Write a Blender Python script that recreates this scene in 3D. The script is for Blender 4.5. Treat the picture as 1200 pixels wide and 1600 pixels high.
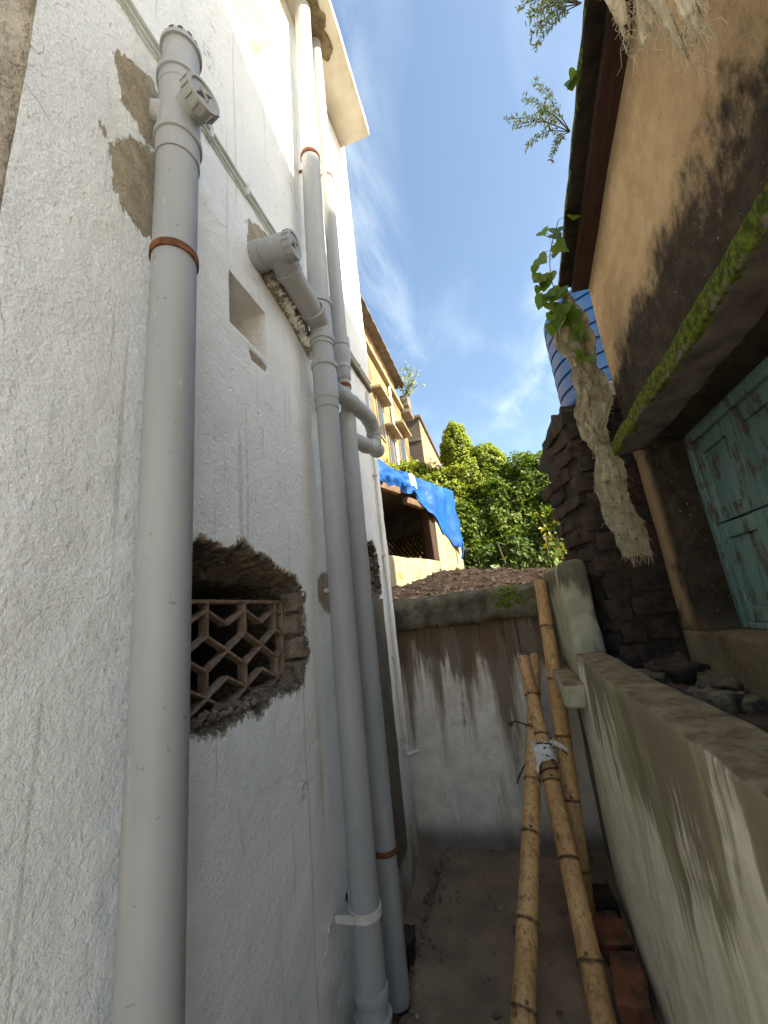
import bpy, math, random
import numpy as np
from mathutils import Vector, Matrix, Quaternion, noise

for o in list(bpy.data.objects):
    bpy.data.objects.remove(o)
scene = bpy.context.scene
COL = scene.collection
R = math.radians

# ------------------------------------------------------------------ camera
CAMZ = 1.47
cam_data = bpy.data.cameras.new('camera')
cam_data.sensor_fit = 'HORIZONTAL'
cam_data.sensor_width = 36.0
cam_data.lens = 36.0 * 636.03 / 1200.0
cam_data.clip_start = 0.02
cam_data.clip_end = 2000.0
cam = bpy.data.objects.new('camera', cam_data)
COL.objects.link(cam)
rot = Matrix(((0.9517341255, 0.1695021416, 0.2558733637),
              (0.2889989371, -0.2141819534, -0.9330625409),
              (-0.1033526421, 0.9619745916, -0.2528302129)))
cam.matrix_world = Matrix.Translation((0, 0, CAMZ)) @ rot.to_4x4()
scene.camera = cam

# ------------------------------------------------------------------ light
SUN = Vector((1.0, -0.22, 0.75)).normalized()
world = bpy.data.worlds.new('World')
scene.world = world
world.use_nodes = True
wn, wl = world.node_tree.nodes, world.node_tree.links
wn.clear()
w_out = wn.new('ShaderNodeOutputWorld')
w_bg = wn.new('ShaderNodeBackground')
w_sky = wn.new('ShaderNodeTexSky')
w_sky.sky_type = 'NISHITA'
w_sky.sun_disc = False
w_sky.sun_elevation = math.asin(SUN.z)
w_sky.sun_rotation = math.atan2(SUN.x, SUN.y)
w_sky.air_density = 1.0
w_sky.dust_density = 2.2
w_sky.ozone_density = 1.5
w_bg.inputs['Strength'].default_value = 0.06
# thin cirrus, on a flat layer overhead
w_tc = wn.new('ShaderNodeTexCoord')
w_sep = wn.new('ShaderNodeSeparateXYZ')
w_zz = wn.new('ShaderNodeMath'); w_zz.operation = 'MAXIMUM'; w_zz.inputs[1].default_value = 0.08
w_dx = wn.new('ShaderNodeMath'); w_dx.operation = 'DIVIDE'
w_dy = wn.new('ShaderNodeMath'); w_dy.operation = 'DIVIDE'
w_cmb = wn.new('ShaderNodeCombineXYZ')
w_map = wn.new('ShaderNodeMapping')
w_map.inputs['Rotation'].default_value = (0, 0, R(-30))
w_map.inputs['Scale'].default_value = (1.5, 0.62, 1)
w_map.inputs['Location'].default_value = (5.5, 0.2, 0)
w_n1 = wn.new('ShaderNodeTexNoise'); w_n1.inputs['Scale'].default_value = 1.0
w_n1.inputs['Detail'].default_value = 3; w_n1.inputs['Roughness'].default_value = 0.5
w_n2 = wn.new('ShaderNodeTexNoise'); w_n2.inputs['Scale'].default_value = 4.0
w_n2.inputs['Detail'].default_value = 9; w_n2.inputs['Roughness'].default_value = 0.62
w_n2.inputs['Distortion'].default_value = 0.7
w_r1 = wn.new('ShaderNodeMapRange'); w_r1.inputs['From Min'].default_value = 0.48; w_r1.inputs['From Max'].default_value = 0.66
w_r2 = wn.new('ShaderNodeMapRange'); w_r2.inputs['From Min'].default_value = 0.40; w_r2.inputs['From Max'].default_value = 0.72
w_mul = wn.new('ShaderNodeMath'); w_mul.operation = 'MULTIPLY'
w_mul2 = wn.new('ShaderNodeMath'); w_mul2.operation = 'MULTIPLY'; w_mul2.inputs[1].default_value = 0.38
w_mix = wn.new('ShaderNodeMix'); w_mix.data_type = 'RGBA'
w_mix.inputs['B'].default_value = (6.2, 6.4, 6.7, 1)
wl.new(w_tc.outputs['Generated'], w_sep.inputs[0])
wl.new(w_sep.outputs['Z'], w_zz.inputs[0])
wl.new(w_sep.outputs['X'], w_dx.inputs[0]); wl.new(w_zz.outputs[0], w_dx.inputs[1])
wl.new(w_sep.outputs['Y'], w_dy.inputs[0]); wl.new(w_zz.outputs[0], w_dy.inputs[1])
wl.new(w_dx.outputs[0], w_cmb.inputs[0]); wl.new(w_dy.outputs[0], w_cmb.inputs[1])
wl.new(w_cmb.outputs[0], w_map.inputs[0])
wl.new(w_map.outputs[0], w_n1.inputs['Vector']); wl.new(w_map.outputs[0], w_n2.inputs['Vector'])
wl.new(w_n1.outputs[0], w_r1.inputs['Value']); wl.new(w_n2.outputs[0], w_r2.inputs['Value'])
wl.new(w_r1.outputs[0], w_mul.inputs[0]); wl.new(w_r2.outputs[0], w_mul.inputs[1])
wl.new(w_mul.outputs[0], w_mul2.inputs[0])
wl.new(w_mul2.outputs[0], w_mix.inputs['Factor'])
wl.new(w_sky.outputs[0], w_mix.inputs['A'])
wl.new(w_mix.outputs['Result'], w_bg.inputs['Color'])
wl.new(w_bg.outputs[0], w_out.inputs[0])

sun_data = bpy.data.lights.new('sun', 'SUN')
sun_data.energy = 3.2
sun_data.angle = R(1.0)
sun_data.color = (1.0, 0.90, 0.74)
sun = bpy.data.objects.new('sun', sun_data)
sun.rotation_euler = SUN.to_track_quat('Z', 'Y').to_euler()
sun.location = SUN * 60
COL.objects.link(sun)

scene.view_settings.view_transform = 'Standard'
scene.view_settings.look = 'None'
scene.view_settings.exposure = 2.60
scene.view_settings.use_white_balance = True
scene.view_settings.white_balance_temperature = 6750
scene.view_settings.white_balance_tint = 2
scene.view_settings.gamma = 1.0
scene.view_settings.use_curve_mapping = False
scene.render.engine = 'CYCLES'
scene.cycles.max_bounces = 8
scene.cycles.diffuse_bounces = 6
scene.cycles.use_adaptive_sampling = True
scene.cycles.adaptive_threshold = 0.02
scene.cycles.use_denoising = True

# ------------------------------------------------------------------ helpers
rng = random.Random(7)
nrng = np.random.default_rng(11)

def N3(p, s=1.0):
    return noise.noise((p[0] * s, p[1] * s, p[2] * s))

def FB(p, s=1.0, o=4):
    return noise.fractal((p[0] * s, p[1] * s, p[2] * s), 1.0, 2.0, o)

def empty(name, loc, label, cat, group=None):
    e = bpy.data.objects.new(name, None)
    e.location = loc
    e.empty_display_size = 0.1
    e['label'] = label
    e['category'] = cat
    if group:
        e['group'] = group
    COL.objects.link(e)
    return e

def tag(o, label, cat, group=None):
    o['label'] = label
    o['category'] = cat
    if group:
        o['group'] = group
    return o

class MB:
    """collects vertices and faces in world coordinates"""
    def __init__(s):
        s.v, s.f, s.sm, s.attr = [], [], [], {}
        s.sharp = False

    def add(s, verts, faces, smooth=False, **attr):
        n = len(s.v)
        s.v.extend([tuple(p) for p in verts])
        for f in faces:
            s.f.append(tuple(i + n for i in f))
            s.sm.append(smooth)
        for k in attr:
            s.attr.setdefault(k, {})
            a = attr[k]
            for i in range(len(verts)):
                s.attr[k][n + i] = a[i] if hasattr(a, '__len__') else a
        return s

    def box(s, x0, x1, y0, y1, z0, z1, mtx=None):
        v = [Vector(p) for p in ((x0, y0, z0), (x1, y0, z0), (x1, y1, z0), (x0, y1, z0),
                                 (x0, y0, z1), (x1, y0, z1), (x1, y1, z1), (x0, y1, z1))]
        if mtx:
            v = [mtx @ p for p in v]
        return s.add(v, [(0, 3, 2, 1), (4, 5, 6, 7), (0, 1, 5, 4), (1, 2, 6, 5), (2, 3, 7, 6), (3, 0, 4, 7)])

    def rbox(s, x0, x1, y0, y1, z0, z1, step=0.05, r=0.01, amp=0.0, freq=6.0, fine=0.0, ffreq=30.0, mtx=None):
        """box with rounded edges whose faces are uneven"""
        lo, hi = np.array((x0, y0, z0)), np.array((x1, y1, z1))
        r = min(r, 0.49 * float((hi - lo).min()))
        ax = []
        for i in range(3):
            n = max(1, int(round((hi[i] - lo[i] - 2 * r) / step)))
            c = list(np.linspace(lo[i] + r, hi[i] - r, n + 1))
            ax.append([lo[i], lo[i] + 0.35 * r] + c + [hi[i] - 0.35 * r, hi[i]])
        idx, verts, faces = {}, [], []
        def vid(p):
            k = (round(p[0], 5), round(p[1], 5), round(p[2], 5))
            if k in idx:
                return idx[k]
            q = np.clip(p, lo + r, hi - r)
            d = np.array(p) - q
            l = np.linalg.norm(d)
            w = q + d / l * r if l > 1e-9 else np.array(p)
            if amp:
                nv = noise.noise_vector((w[0] * freq, w[1] * freq, w[2] * freq))
                w = w + amp * np.array(nv)
            if fine:
                nv = noise.noise_vector((w[0] * ffreq, w[1] * ffreq, w[2] * ffreq))
                w = w + fine * np.array(nv)
            idx[k] = len(verts)
            verts.append(Vector(w))
            return idx[k]
        for a in range(3):
            b, c = (a + 1) % 3, (a + 2) % 3
            for side in (0, 1):
                val = hi[a] if side else lo[a]
                for i in range(len(ax[b]) - 1):
                    for j in range(len(ax[c]) - 1):
                        quad = []
                        for (ii, jj) in ((i, j), (i + 1, j), (i + 1, j + 1), (i, j + 1)):
                            p = [0, 0, 0]
                            p[a], p[b], p[c] = val, ax[b][ii], ax[c][jj]
                            quad.append(vid(p))
                        faces.append(quad if side else quad[::-1])
        if mtx:
            verts = [mtx @ v for v in verts]
        return s.add(verts, faces, True)

    def lathe(s, prof, base, axis, seg=24, smooth=True, cap0=False, cap1=False, wob=None, **attr):
        """profile of (distance along axis, radius)"""
        s.sharp = True
        ax = Vector(axis).normalized()
        u = ax.orthogonal().normalized()
        w = ax.cross(u)
        base = Vector(base)
        v, f, av = [], [], {k: [] for k in attr}
        for i, (h, rr) in enumerate(prof):
            c = base + ax * h
            if wob:
                c = c + wob(h)
            for k in range(seg):
                a = 2 * math.pi * k / seg
                v.append(c + (u * math.cos(a) + w * math.sin(a)) * rr)
                for kk in attr:
                    av[kk].append(attr[kk][i])
        for i in range(len(prof) - 1):
            for k in range(seg):
                k2 = (k + 1) % seg
                f.append((i * seg + k, i * seg + k2, (i + 1) * seg + k2, (i + 1) * seg + k))
        if cap0:
            f.append(tuple(range(seg))[::-1])
        if cap1:
            f.append(tuple(range((len(prof) - 1) * seg, len(prof) * seg)))
        return s.add(v, f, smooth, **av)

    def tube(s, path, rad, seg=12, caps=True, smooth=True):
        pts = [Vector(p) for p in path]
        n = len(pts)
        rads = rad if hasattr(rad, '__len__') else [rad] * n
        v, f = [], []
        u = None
        for i in range(n):
            t = (pts[min(i + 1, n - 1)] - pts[max(i - 1, 0)]).normalized()
            u = t.orthogonal().normalized() if u is None else (u - t * u.dot(t)).normalized()
            w = t.cross(u)
            for k in range(seg):
                a = 2 * math.pi * k / seg
                v.append(pts[i] + (u * math.cos(a) + w * math.sin(a)) * rads[i])
        for i in range(n - 1):
            for k in range(seg):
                k2 = (k + 1) % seg
                f.append((i * seg + k, i * seg + k2, (i + 1) * seg + k2, (i + 1) * seg + k))
        if caps:
            f.append(tuple(range(seg))[::-1])
            f.append(tuple(range((n - 1) * seg, n * seg)))
        return s.add(v, f, smooth)

    def grid(s, P, nu, nv, smooth=True, **attr):
        v = [P(i, j) for j in range(nv) for i in range(nu)]
        f = [(j * nu + i, j * nu + i + 1, (j + 1) * nu + i + 1, (j + 1) * nu + i) for j in range(nv - 1) for i in range(nu - 1)]
        return s.add(v, f, smooth, **attr)

    def build(s, name, mat, parent=None, base=None):
        me = bpy.data.meshes.new(name)
        me.from_pydata(s.v, [], s.f)
        me.polygons.foreach_set('use_smooth', s.sm)
        for k in s.attr:
            a = me.attributes.new(k, 'FLOAT', 'POINT')
            d = s.attr[k]
            a.data.foreach_set('value', [float(d.get(i, 0.0)) for i in range(len(s.v))])
        me.materials.append(mat)
        me.update()
        if s.sharp:
            me.set_sharp_from_angle(angle=R(32))
        o = bpy.data.objects.new(name, me)
        COL.objects.link(o)
        if parent:
            o.parent = parent
            p = parent
            off = Vector((0, 0, 0))
            while p:
                off += p.location
                p = p.parent
            o.location = -off
        elif base is not None:
            b = Vector(base)
            me.transform(Matrix.Translation(-b))
            o.location = b
        return o

def smooth_path(pts, n=8):
    P = [Vector(p) for p in pts]
    P = [P[0] * 2 - P[1]] + P + [P[-1] * 2 - P[-2]]
    out = []
    for i in range(1, len(P) - 2):
        for k in range(n):
            t = k / n
            a, b, c, d = P[i - 1], P[i], P[i + 1], P[i + 2]
            out.append(0.5 * ((2 * b) + (c - a) * t + (2 * a - 5 * b + 4 * c - d) * t * t + (3 * b - a - 3 * c + d) * t ** 3))
    out.append(P[-2])
    return out

def struct(o, kind='structure'):
    o['kind'] = kind
    return o

# ------------------------------------------------------------------ materials
class NT:
    def __init__(s, name, rough=0.85, spec=0.25):
        s.m = bpy.data.materials.new(name)
        s.m.use_nodes = True
        s.n, s.l = s.m.node_tree.nodes, s.m.node_tree.links
        s.b = s.n['Principled BSDF']
        s.b.inputs['Roughness'].default_value = rough
        s.b.inputs['Specular IOR Level'].default_value = spec
        s.tc = s.n.new('ShaderNodeTexCoord')
        s.co = s.tc.outputs['Object']

    def val(s, x):
        return x

    def setin(s, sock, x):
        if hasattr(x, 'links') or hasattr(x, 'is_linked'):
            s.l.new(x, sock)
        else:
            if sock.type == 'RGBA' and len(x) == 3:
                x = (*x, 1)
            sock.default_value = x

    def noise(s, scale=5, detail=4, rough=0.55, stretch=None, dist=0.0, off=(0, 0, 0), co=None):
        t = s.n.new('ShaderNodeTexNoise')
        t.inputs['Scale'].default_value = scale
        t.inputs['Detail'].default_value = detail
        t.inputs['Roughness'].default_value = rough
        t.inputs['Distortion'].default_value = dist
        mp = s.n.new('ShaderNodeMapping')
        mp.inputs['Scale'].default_value = stretch or (1, 1, 1)
        mp.inputs['Location'].default_value = off
        s.l.new(co or s.co, mp.inputs[0])
        s.l.new(mp.outputs[0], t.inputs['Vector'])
        return t.outputs[0]

    def voro(s, scale=20, feature='F1', stretch=None):
        t = s.n.new('ShaderNodeTexVoronoi')
        t.feature = feature
        t.inputs['Scale'].default_value = scale
        mp = s.n.new('ShaderNodeMapping')
        mp.inputs['Scale'].default_value = stretch or (1, 1, 1)
        s.l.new(s.co, mp.inputs[0])
        s.l.new(mp.outputs[0], t.inputs['Vector'])
        return t.outputs['Distance']

    def rng(s, x, a, b, c=0.0, d=1.0, smooth=True):
        t = s.n.new('ShaderNodeMapRange')
        t.interpolation_type = 'SMOOTHSTEP' if smooth else 'LINEAR'
        s.setin(t.inputs['Value'], x)
        t.inputs['From Min'].default_value = a
        t.inputs['From Max'].default_value = b
        t.inputs['To Min'].default_value = c
        t.inputs['To Max'].default_value = d
        return t.outputs[0]

    def math(s, op, a, b=0.0):
        t = s.n.new('ShaderNodeMath')
        t.operation = op
        s.setin(t.inputs[0], a)
        s.setin(t.inputs[1], b)
        return t.outputs[0]

    def mix(s, f, a, b, mode='MIX'):
        t = s.n.new('ShaderNodeMix')
        t.data_type = 'RGBA'
        t.blend_type = mode
        s.setin(t.inputs['Factor'], f)
        s.setin(t.inputs['A'], a)
        s.setin(t.inputs['B'], b)
        return t.outputs['Result']

    def attr(s, name):
        t = s.n.new('ShaderNodeAttribute')
        t.attribute_name = name
        return t.outputs['Fac']

    def xyz(s, i):
        t = s.n.new('ShaderNodeSeparateXYZ')
        s.l.new(s.co, t.inputs[0])
        return t.outputs[i]

    def normal_z(s):
        g = s.n.new('ShaderNodeNewGeometry')
        t = s.n.new('ShaderNodeSeparateXYZ')
        s.l.new(g.outputs['True Normal'], t.inputs[0])
        return t.outputs[2]

    def rand(s):
        return s.n.new('ShaderNodeObjectInfo').outputs['Random']

    def bump(s, h, strength=0.5, dist=0.01, prev=None):
        t = s.n.new('ShaderNodeBump')
        t.inputs['Strength'].default_value = strength
        t.inputs['Distance'].default_value = dist
        s.l.new(h, t.inputs['Height'])
        if prev is not None:
            s.l.new(prev, t.inputs['Normal'])
        return t.outputs[0]

    def done(s, color, normal=None, rough=None):
        s.setin(s.b.inputs['Base Color'], color)
        if normal is not None:
            s.l.new(normal, s.b.inputs['Normal'])
        if rough is not None:
            s.setin(s.b.inputs['Roughness'], rough)
        return s.m

def m_whitewash():
    t = NT('whitewashed_plaster', 0.9, 0.15)
    n1 = t.noise(2.2, 5, 0.6)
    n2 = t.noise(40, 6, 0.70, stretch=(1, 0.9, 1.0))
    n3 = t.noise(120, 4, 0.7, stretch=(1, 1, 0.7))
    n4 = t.noise(7, 7, 0.75, stretch=(1, 1.3, 0.45), off=(3, 1, 0))
    c = t.mix(t.rng(n1, 0.35, 0.7), (0.90, 0.90, 0.885), (0.82, 0.825, 0.815))
    c = t.mix(t.rng(n4, 0.55, 0.72, 0, 0.36), c, (0.56, 0.55, 0.52))
    pit = t.rng(n3, 0.62, 0.72)
    c = t.mix(t.math('MULTIPLY', pit, 0.55), c, (0.42, 0.41, 0.38))
    scrape = t.math('MULTIPLY', t.rng(t.noise(34, 5, 0.7, stretch=(1, 2.2, 0.5), off=(2, 7, 3)), 0.62, 0.68), t.rng(t.noise(2.4, 3, 0.6, off=(6, 2, 4)), 0.46, 0.62))
    c = t.mix(t.math('MULTIPLY', scrape, 0.75), c, (0.37, 0.34, 0.29))
    run = t.noise(16, 3, 0.5, stretch=(1, 2.2, 0.05))
    c = t.mix(t.rng(run, 0.635, 0.69, 0, 0.34), c, (0.36, 0.33, 0.28))
    # hairline cracks
    vo = t.n.new('ShaderNodeTexVoronoi'); vo.feature = 'DISTANCE_TO_EDGE'; vo.inputs['Scale'].default_value = 2.6
    wv = t.n.new('ShaderNodeVectorMath'); wv.operation = 'ADD'
    nz = t.n.new('ShaderNodeTexNoise'); nz.inputs['Scale'].default_value = 6; nz.inputs['Detail'].default_value = 5
    t.l.new(t.co, nz.inputs['Vector'])
    sc = t.n.new('ShaderNodeVectorMath'); sc.operation = 'SCALE'; sc.inputs['Scale'].default_value = 0.22
    t.l.new(nz.outputs['Color'], sc.inputs[0])
    t.l.new(t.co, wv.inputs[0]); t.l.new(sc.outputs[0], wv.inputs[1]); t.l.new(wv.outputs[0], vo.inputs['Vector'])
    crack = t.math('MULTIPLY', t.rng(vo.outputs['Distance'], 0.0025, 0.006, 1, 0), t.rng(t.noise(1.7, 3, 0.6, off=(1, 8, 1)), 0.54, 0.62))
    c = t.mix(t.math('MULTIPLY', crack, 0.65), c, (0.30, 0.28, 0.24))
    # splash dirt towards the floor
    sp = t.math('ADD', t.rng(t.xyz(2), 0.0, 0.75, 0.55, -0.1, False), t.rng(t.noise(9, 6, 0.7, off=(2, 2, 9)), 0.3, 0.7, -0.3, 0.3, False))
    c = t.mix(t.rng(sp, 0.2, 0.75, 0, 0.6), c, (0.38, 0.33, 0.26))
    st = t.math('MULTIPLY', t.attr('stain'), t.rng(t.noise(10, 4, 0.6, stretch=(1, 1, 0.25)), 0.3, 0.6, 0.25, 1.0))
    c = t.mix(st, c, (0.58, 0.44, 0.27))
    gr = t.math('MULTIPLY', t.attr('damp'), t.rng(t.noise(5, 5, 0.6, stretch=(1, 1, 0.5)), 0.3, 0.7, 0.35, 1.0))
    c = t.mix(gr, c, (0.13, 0.10, 0.075))
    # bare cement where the wash is missing, with a brushed edge
    edge = t.math('ADD', t.attr('bare'), t.rng(t.noise(46, 5, 0.75, stretch=(1, 1.6, 0.4)), 0.2, 0.8, -0.55, 0.55, False))
    cem = t.mix(t.rng(t.noise(14, 6, 0.7), 0.3, 0.7), (0.44, 0.37, 0.265), (0.28, 0.235, 0.17))
    cem = t.mix(t.rng(t.noise(60, 3, 0.6, off=(7, 7, 7)), 0.60, 0.70, 0, 0.6), cem, (0.60, 0.53, 0.40))
    bf = t.rng(edge, 0.44, 0.60)
    c = t.mix(bf, c, cem)
    # raw broken masonry
    rw = t.rng(t.math('ADD', t.attr('raw'), t.rng(t.noise(70, 4, 0.7, off=(3, 3, 3)), 0.3, 0.7, -0.3, 0.3, False)), 0.40, 0.60)
    rawc = t.mix(t.rng(t.noise(34, 6, 0.75), 0.35, 0.65), (0.23, 0.185, 0.14), (0.075, 0.062, 0.05))
    rawc = t.mix(t.rng(t.noise(75, 3, 0.6, off=(9, 2, 4)), 0.62, 0.70), rawc, (0.45, 0.41, 0.35))
    rawc = t.mix(t.attr('soot'), rawc, (0.02, 0.018, 0.016))  # shade of the room behind the opening, put into the colour
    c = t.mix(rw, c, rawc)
    bp = t.bump(n2, 0.7, 0.015)
    bp = t.bump(t.noise(70, 4, 0.65, stretch=(1, 0.85, 1.0), off=(8, 1, 2)), 0.6, 0.007, bp)
    bp = t.bump(n3, 0.5, 0.005, bp)
    bp = t.bump(t.noise(5, 4, 0.6, off=(5, 5, 5)), 0.35, 0.02, bp)
    bp = t.bump(t.math('ADD', t.math('MULTIPLY', bf, -1.0), t.math('MULTIPLY', t.math('ADD', crack, pit), -0.35)), 0.7, 0.006, bp)
    return t.done(c, bp)

def m_plain(name, a, b, scale=8, rough=0.85, bump=0.3, bd=0.01, bscale=30, spec=0.25, stretch=None, spots=None):
    t = NT(name, rough, spec)
    c = t.mix(t.rng(t.noise(scale, 5, 0.6, stretch=stretch), 0.32, 0.68), a, b)
    if spots:
        c = t.mix(t.rng(t.noise(spots[1], 4, 0.6, off=(7, 3, 1)), spots[2], spots[2] + 0.1), c, spots[0])
    return t.done(c, t.bump(t.noise(bscale, 5, 0.65), bump, bd) if bump else None)

def m_pvc():
    t = NT('grey_pvc', 0.42, 0.25)
    c = t.mix(t.rng(t.noise(3, 4, 0.6, stretch=(1, 1, 0.35)), 0.3, 0.7), (0.36, 0.365, 0.37), (0.30, 0.305, 0.31))
    c = t.mix(t.rng(t.noise(45, 3, 0.6), 0.66, 0.72, 0, 0.7), c, (0.20, 0.18, 0.15))
    c = t.mix(t.rng(t.noise(6, 5, 0.7, stretch=(2.5, 2.5, 0.18), off=(2, 8, 3)), 0.50, 0.72, 0, 0.5), c, (0.43, 0.39, 0.33))
    c = t.mix(t.rng(t.noise(20, 6, 0.75, stretch=(1, 1, 0.3), off=(6, 1, 4)), 0.62, 0.68, 0, 0.55), c, (0.52, 0.50, 0.46))
    ro = t.rng(t.noise(12, 4, 0.6), 0.3, 0.7, 0.36, 0.58)
    return t.done(c, t.bump(t.noise(70, 3, 0.5), 0.05, 0.002), ro)

def m_wall_streak(name, top_z, pale, mid, dark, green, deep=0.5, drips=0.0):
    """weathered cement wall with run marks from its top"""
    t = NT(name, 0.92, 0.12)
    s1 = t.noise(7, 8, 0.70, stretch=(1, 1, 0.10))
    s2 = t.noise(34, 7, 0.72, stretch=(1, 1, 0.06), off=(4, 4, 1))
    blot = t.noise(3.0, 5, 0.65, stretch=(1, 1, 0.5), off=(1, 6, 2))
    z = t.xyz(2)
    hi = t.rng(z, top_z - deep, top_z)
    c = t.mix(t.rng(t.noise(12, 5, 0.6), 0.3, 0.7), pale, mid)
    f = t.math('ADD', t.math('MULTIPLY', s1, 0.55), t.math('ADD', t.math('MULTIPLY', s2, 0.3), t.math('MULTIPLY', hi, 0.22)))
    f = t.math('ADD', f, t.rng(blot, 0.3, 0.7, -0.12, 0.12, False))
    c = t.mix(t.rng(f, 0.49, 0.585, 0, 0.9), c, dark)
    g = t.math('ADD', t.math('MULTIPLY', t.noise(5, 5, 0.6, stretch=(1, 1, 0.2), off=(8, 1, 5)), 0.8), t.math('MULTIPLY', s2, 0.35))
    c = t.mix(t.rng(g, 0.58, 0.72, 0, 0.6), c, green)
    if drips:
        # broad rusty runs and thin black ones hanging from the coping
        wide = t.noise(5.2, 3, 0.5, stretch=(1, 1, 0.05), off=(2.35, 0, 0))
        edge = t.noise(30, 4, 0.6, stretch=(1, 1, 0.08), off=(1, 3, 0))
        reach = t.math('ADD', t.rng(z, 0.25, 1.30, 0, 1, False), t.rng(wide, 0.35, 0.65, -0.55, 0.5, False))
        reach = t.math('ADD', reach, t.rng(edge, 0.3, 0.7, -0.22, 0.22, False))
        c = t.mix(t.rng(reach, 0.40, 0.95, 0, 0.88), c, (0.17, 0.11, 0.068))
        thin = t.noise(44, 3, 0.55, stretch=(1, 1, 0.035), off=(6, 3, 0))
        tf = t.math('MULTIPLY', t.rng(thin, 0.56, 0.66), t.rng(z, 0.85, 1.30))
        c = t.mix(t.math('MULTIPLY', tf, 0.85), c, (0.06, 0.045, 0.035))
        speck = t.math('MULTIPLY', t.rng(t.noise(70, 3, 0.6, off=(4, 1, 1)), 0.64, 0.70), t.rng(t.noise(3, 2), 0.45, 0.6))
        c = t.mix(t.math('MULTIPLY', speck, 0.7), c, (0.16, 0.13, 0.10))
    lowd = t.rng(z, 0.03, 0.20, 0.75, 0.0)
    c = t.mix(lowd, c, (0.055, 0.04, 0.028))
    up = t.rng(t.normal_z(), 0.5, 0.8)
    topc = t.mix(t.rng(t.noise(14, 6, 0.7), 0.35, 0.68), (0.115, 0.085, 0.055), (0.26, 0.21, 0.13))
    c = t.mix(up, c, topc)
    bp = t.bump(t.noise(40, 5, 0.7), 0.5, 0.008)
    bp = t.bump(s2, 0.35, 0.006, bp)
    return t.done(c, bp)

def m_soil(name='soil'):
    t = NT(name, 0.95, 0.1)
    c = t.mix(t.rng(t.noise(7, 6, 0.7), 0.35, 0.65), (0.38, 0.25, 0.165), (0.21, 0.135, 0.09))
    c = t.mix(t.rng(t.noise(55, 4, 0.7), 0.60, 0.70), c, (0.30, 0.22, 0.15))
    c = t.mix(t.rng(t.noise(90, 3, 0.7, off=(3, 3, 3)), 0.68, 0.73), c, (0.42, 0.38, 0.32))
    return t.done(c, t.bump(t.noise(38, 6, 0.75), 0.9, 0.03))

def m_floor():
    t = NT('alley_floor', 0.88, 0.2)
    c = t.mix(t.rng(t.noise(4, 6, 0.65), 0.3, 0.7), (0.34, 0.24, 0.155), (0.19, 0.135, 0.088))
    c = t.mix(t.rng(t.noise(16, 5, 0.7), 0.55, 0.7, 0, 0.7), c, (0.25, 0.205, 0.15))
    c = t.mix(t.rng(t.noise(60, 3, 0.6, off=(2, 5, 1)), 0.70, 0.73), c, (0.36, 0.34, 0.30))
    return t.done(c, t.bump(t.noise(30, 6, 0.75), 0.9, 0.02), t.rng(t.noise(6, 3), 0.3, 0.7, 0.7, 0.95))

def m_house():
    t = NT('lime_plaster_tan', 0.93, 0.12)
    z = t.xyz(2)
    n = t.noise(2.6, 6, 0.62)
    fine = t.noise(60, 4, 0.65, stretch=(1, 1, 0.6))
    tan = t.mix(t.rng(t.noise(9, 5, 0.6), 0.3, 0.7), (0.46, 0.335, 0.20), (0.35, 0.245, 0.14))
    tan = t.mix(t.rng(fine, 0.58, 0.72, 0, 0.5), tan, (0.20, 0.14, 0.08))
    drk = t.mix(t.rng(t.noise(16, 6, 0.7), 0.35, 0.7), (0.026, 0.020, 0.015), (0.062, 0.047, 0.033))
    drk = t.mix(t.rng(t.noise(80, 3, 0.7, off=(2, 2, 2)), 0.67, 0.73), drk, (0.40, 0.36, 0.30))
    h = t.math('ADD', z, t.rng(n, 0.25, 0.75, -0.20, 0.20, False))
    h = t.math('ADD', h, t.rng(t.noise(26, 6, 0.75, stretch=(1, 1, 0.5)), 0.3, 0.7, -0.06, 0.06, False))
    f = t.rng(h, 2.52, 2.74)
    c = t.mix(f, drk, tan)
    # corner arris rubbed clean and the foot of the wall
    y = t.xyz(1)
    arr = t.math('MULTIPLY', t.rng(y, 2.02, 2.12), t.rng(h, 2.3, 2.0))
    arr = t.math('MULTIPLY', arr, t.rng(t.noise(5, 5, 0.65, off=(5, 1, 9)), 0.36, 0.56))
    c = t.mix(arr, c, (0.30, 0.21, 0.12))
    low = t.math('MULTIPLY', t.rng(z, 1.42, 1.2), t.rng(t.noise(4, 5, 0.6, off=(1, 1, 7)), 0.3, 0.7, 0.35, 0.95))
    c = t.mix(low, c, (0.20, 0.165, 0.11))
    bp = t.bump(fine, 0.7, 0.012)
    return t.done(c, t.bump(t.noise(150, 3, 0.6, stretch=(1, 1, 0.4)), 0.35, 0.004, bp))

def m_moss_concrete(name, amount=0.5, ca=(0.15, 0.125, 0.095), cb=(0.075, 0.062, 0.05)):
    t = NT(name, 0.95, 0.1)
    base = t.mix(t.rng(t.noise(10, 6, 0.65), 0.3, 0.7), ca, cb)
    a = t.math('ADD', t.noise(14, 5, 0.7), t.math('MULTIPLY', t.attr('moss'), 0.55))
    green = t.mix(t.rng(t.noise(60, 4, 0.6), 0.35, 0.65), (0.15, 0.185, 0.025), (0.045, 0.06, 0.012))
    f = t.rng(a, 1.02 - amount, 1.12 - amount)
    c = t.mix(f, base, green)
    bp = t.bump(t.noise(90, 5, 0.75), 0.9, 0.014)
    return t.done(c, bp)

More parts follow.
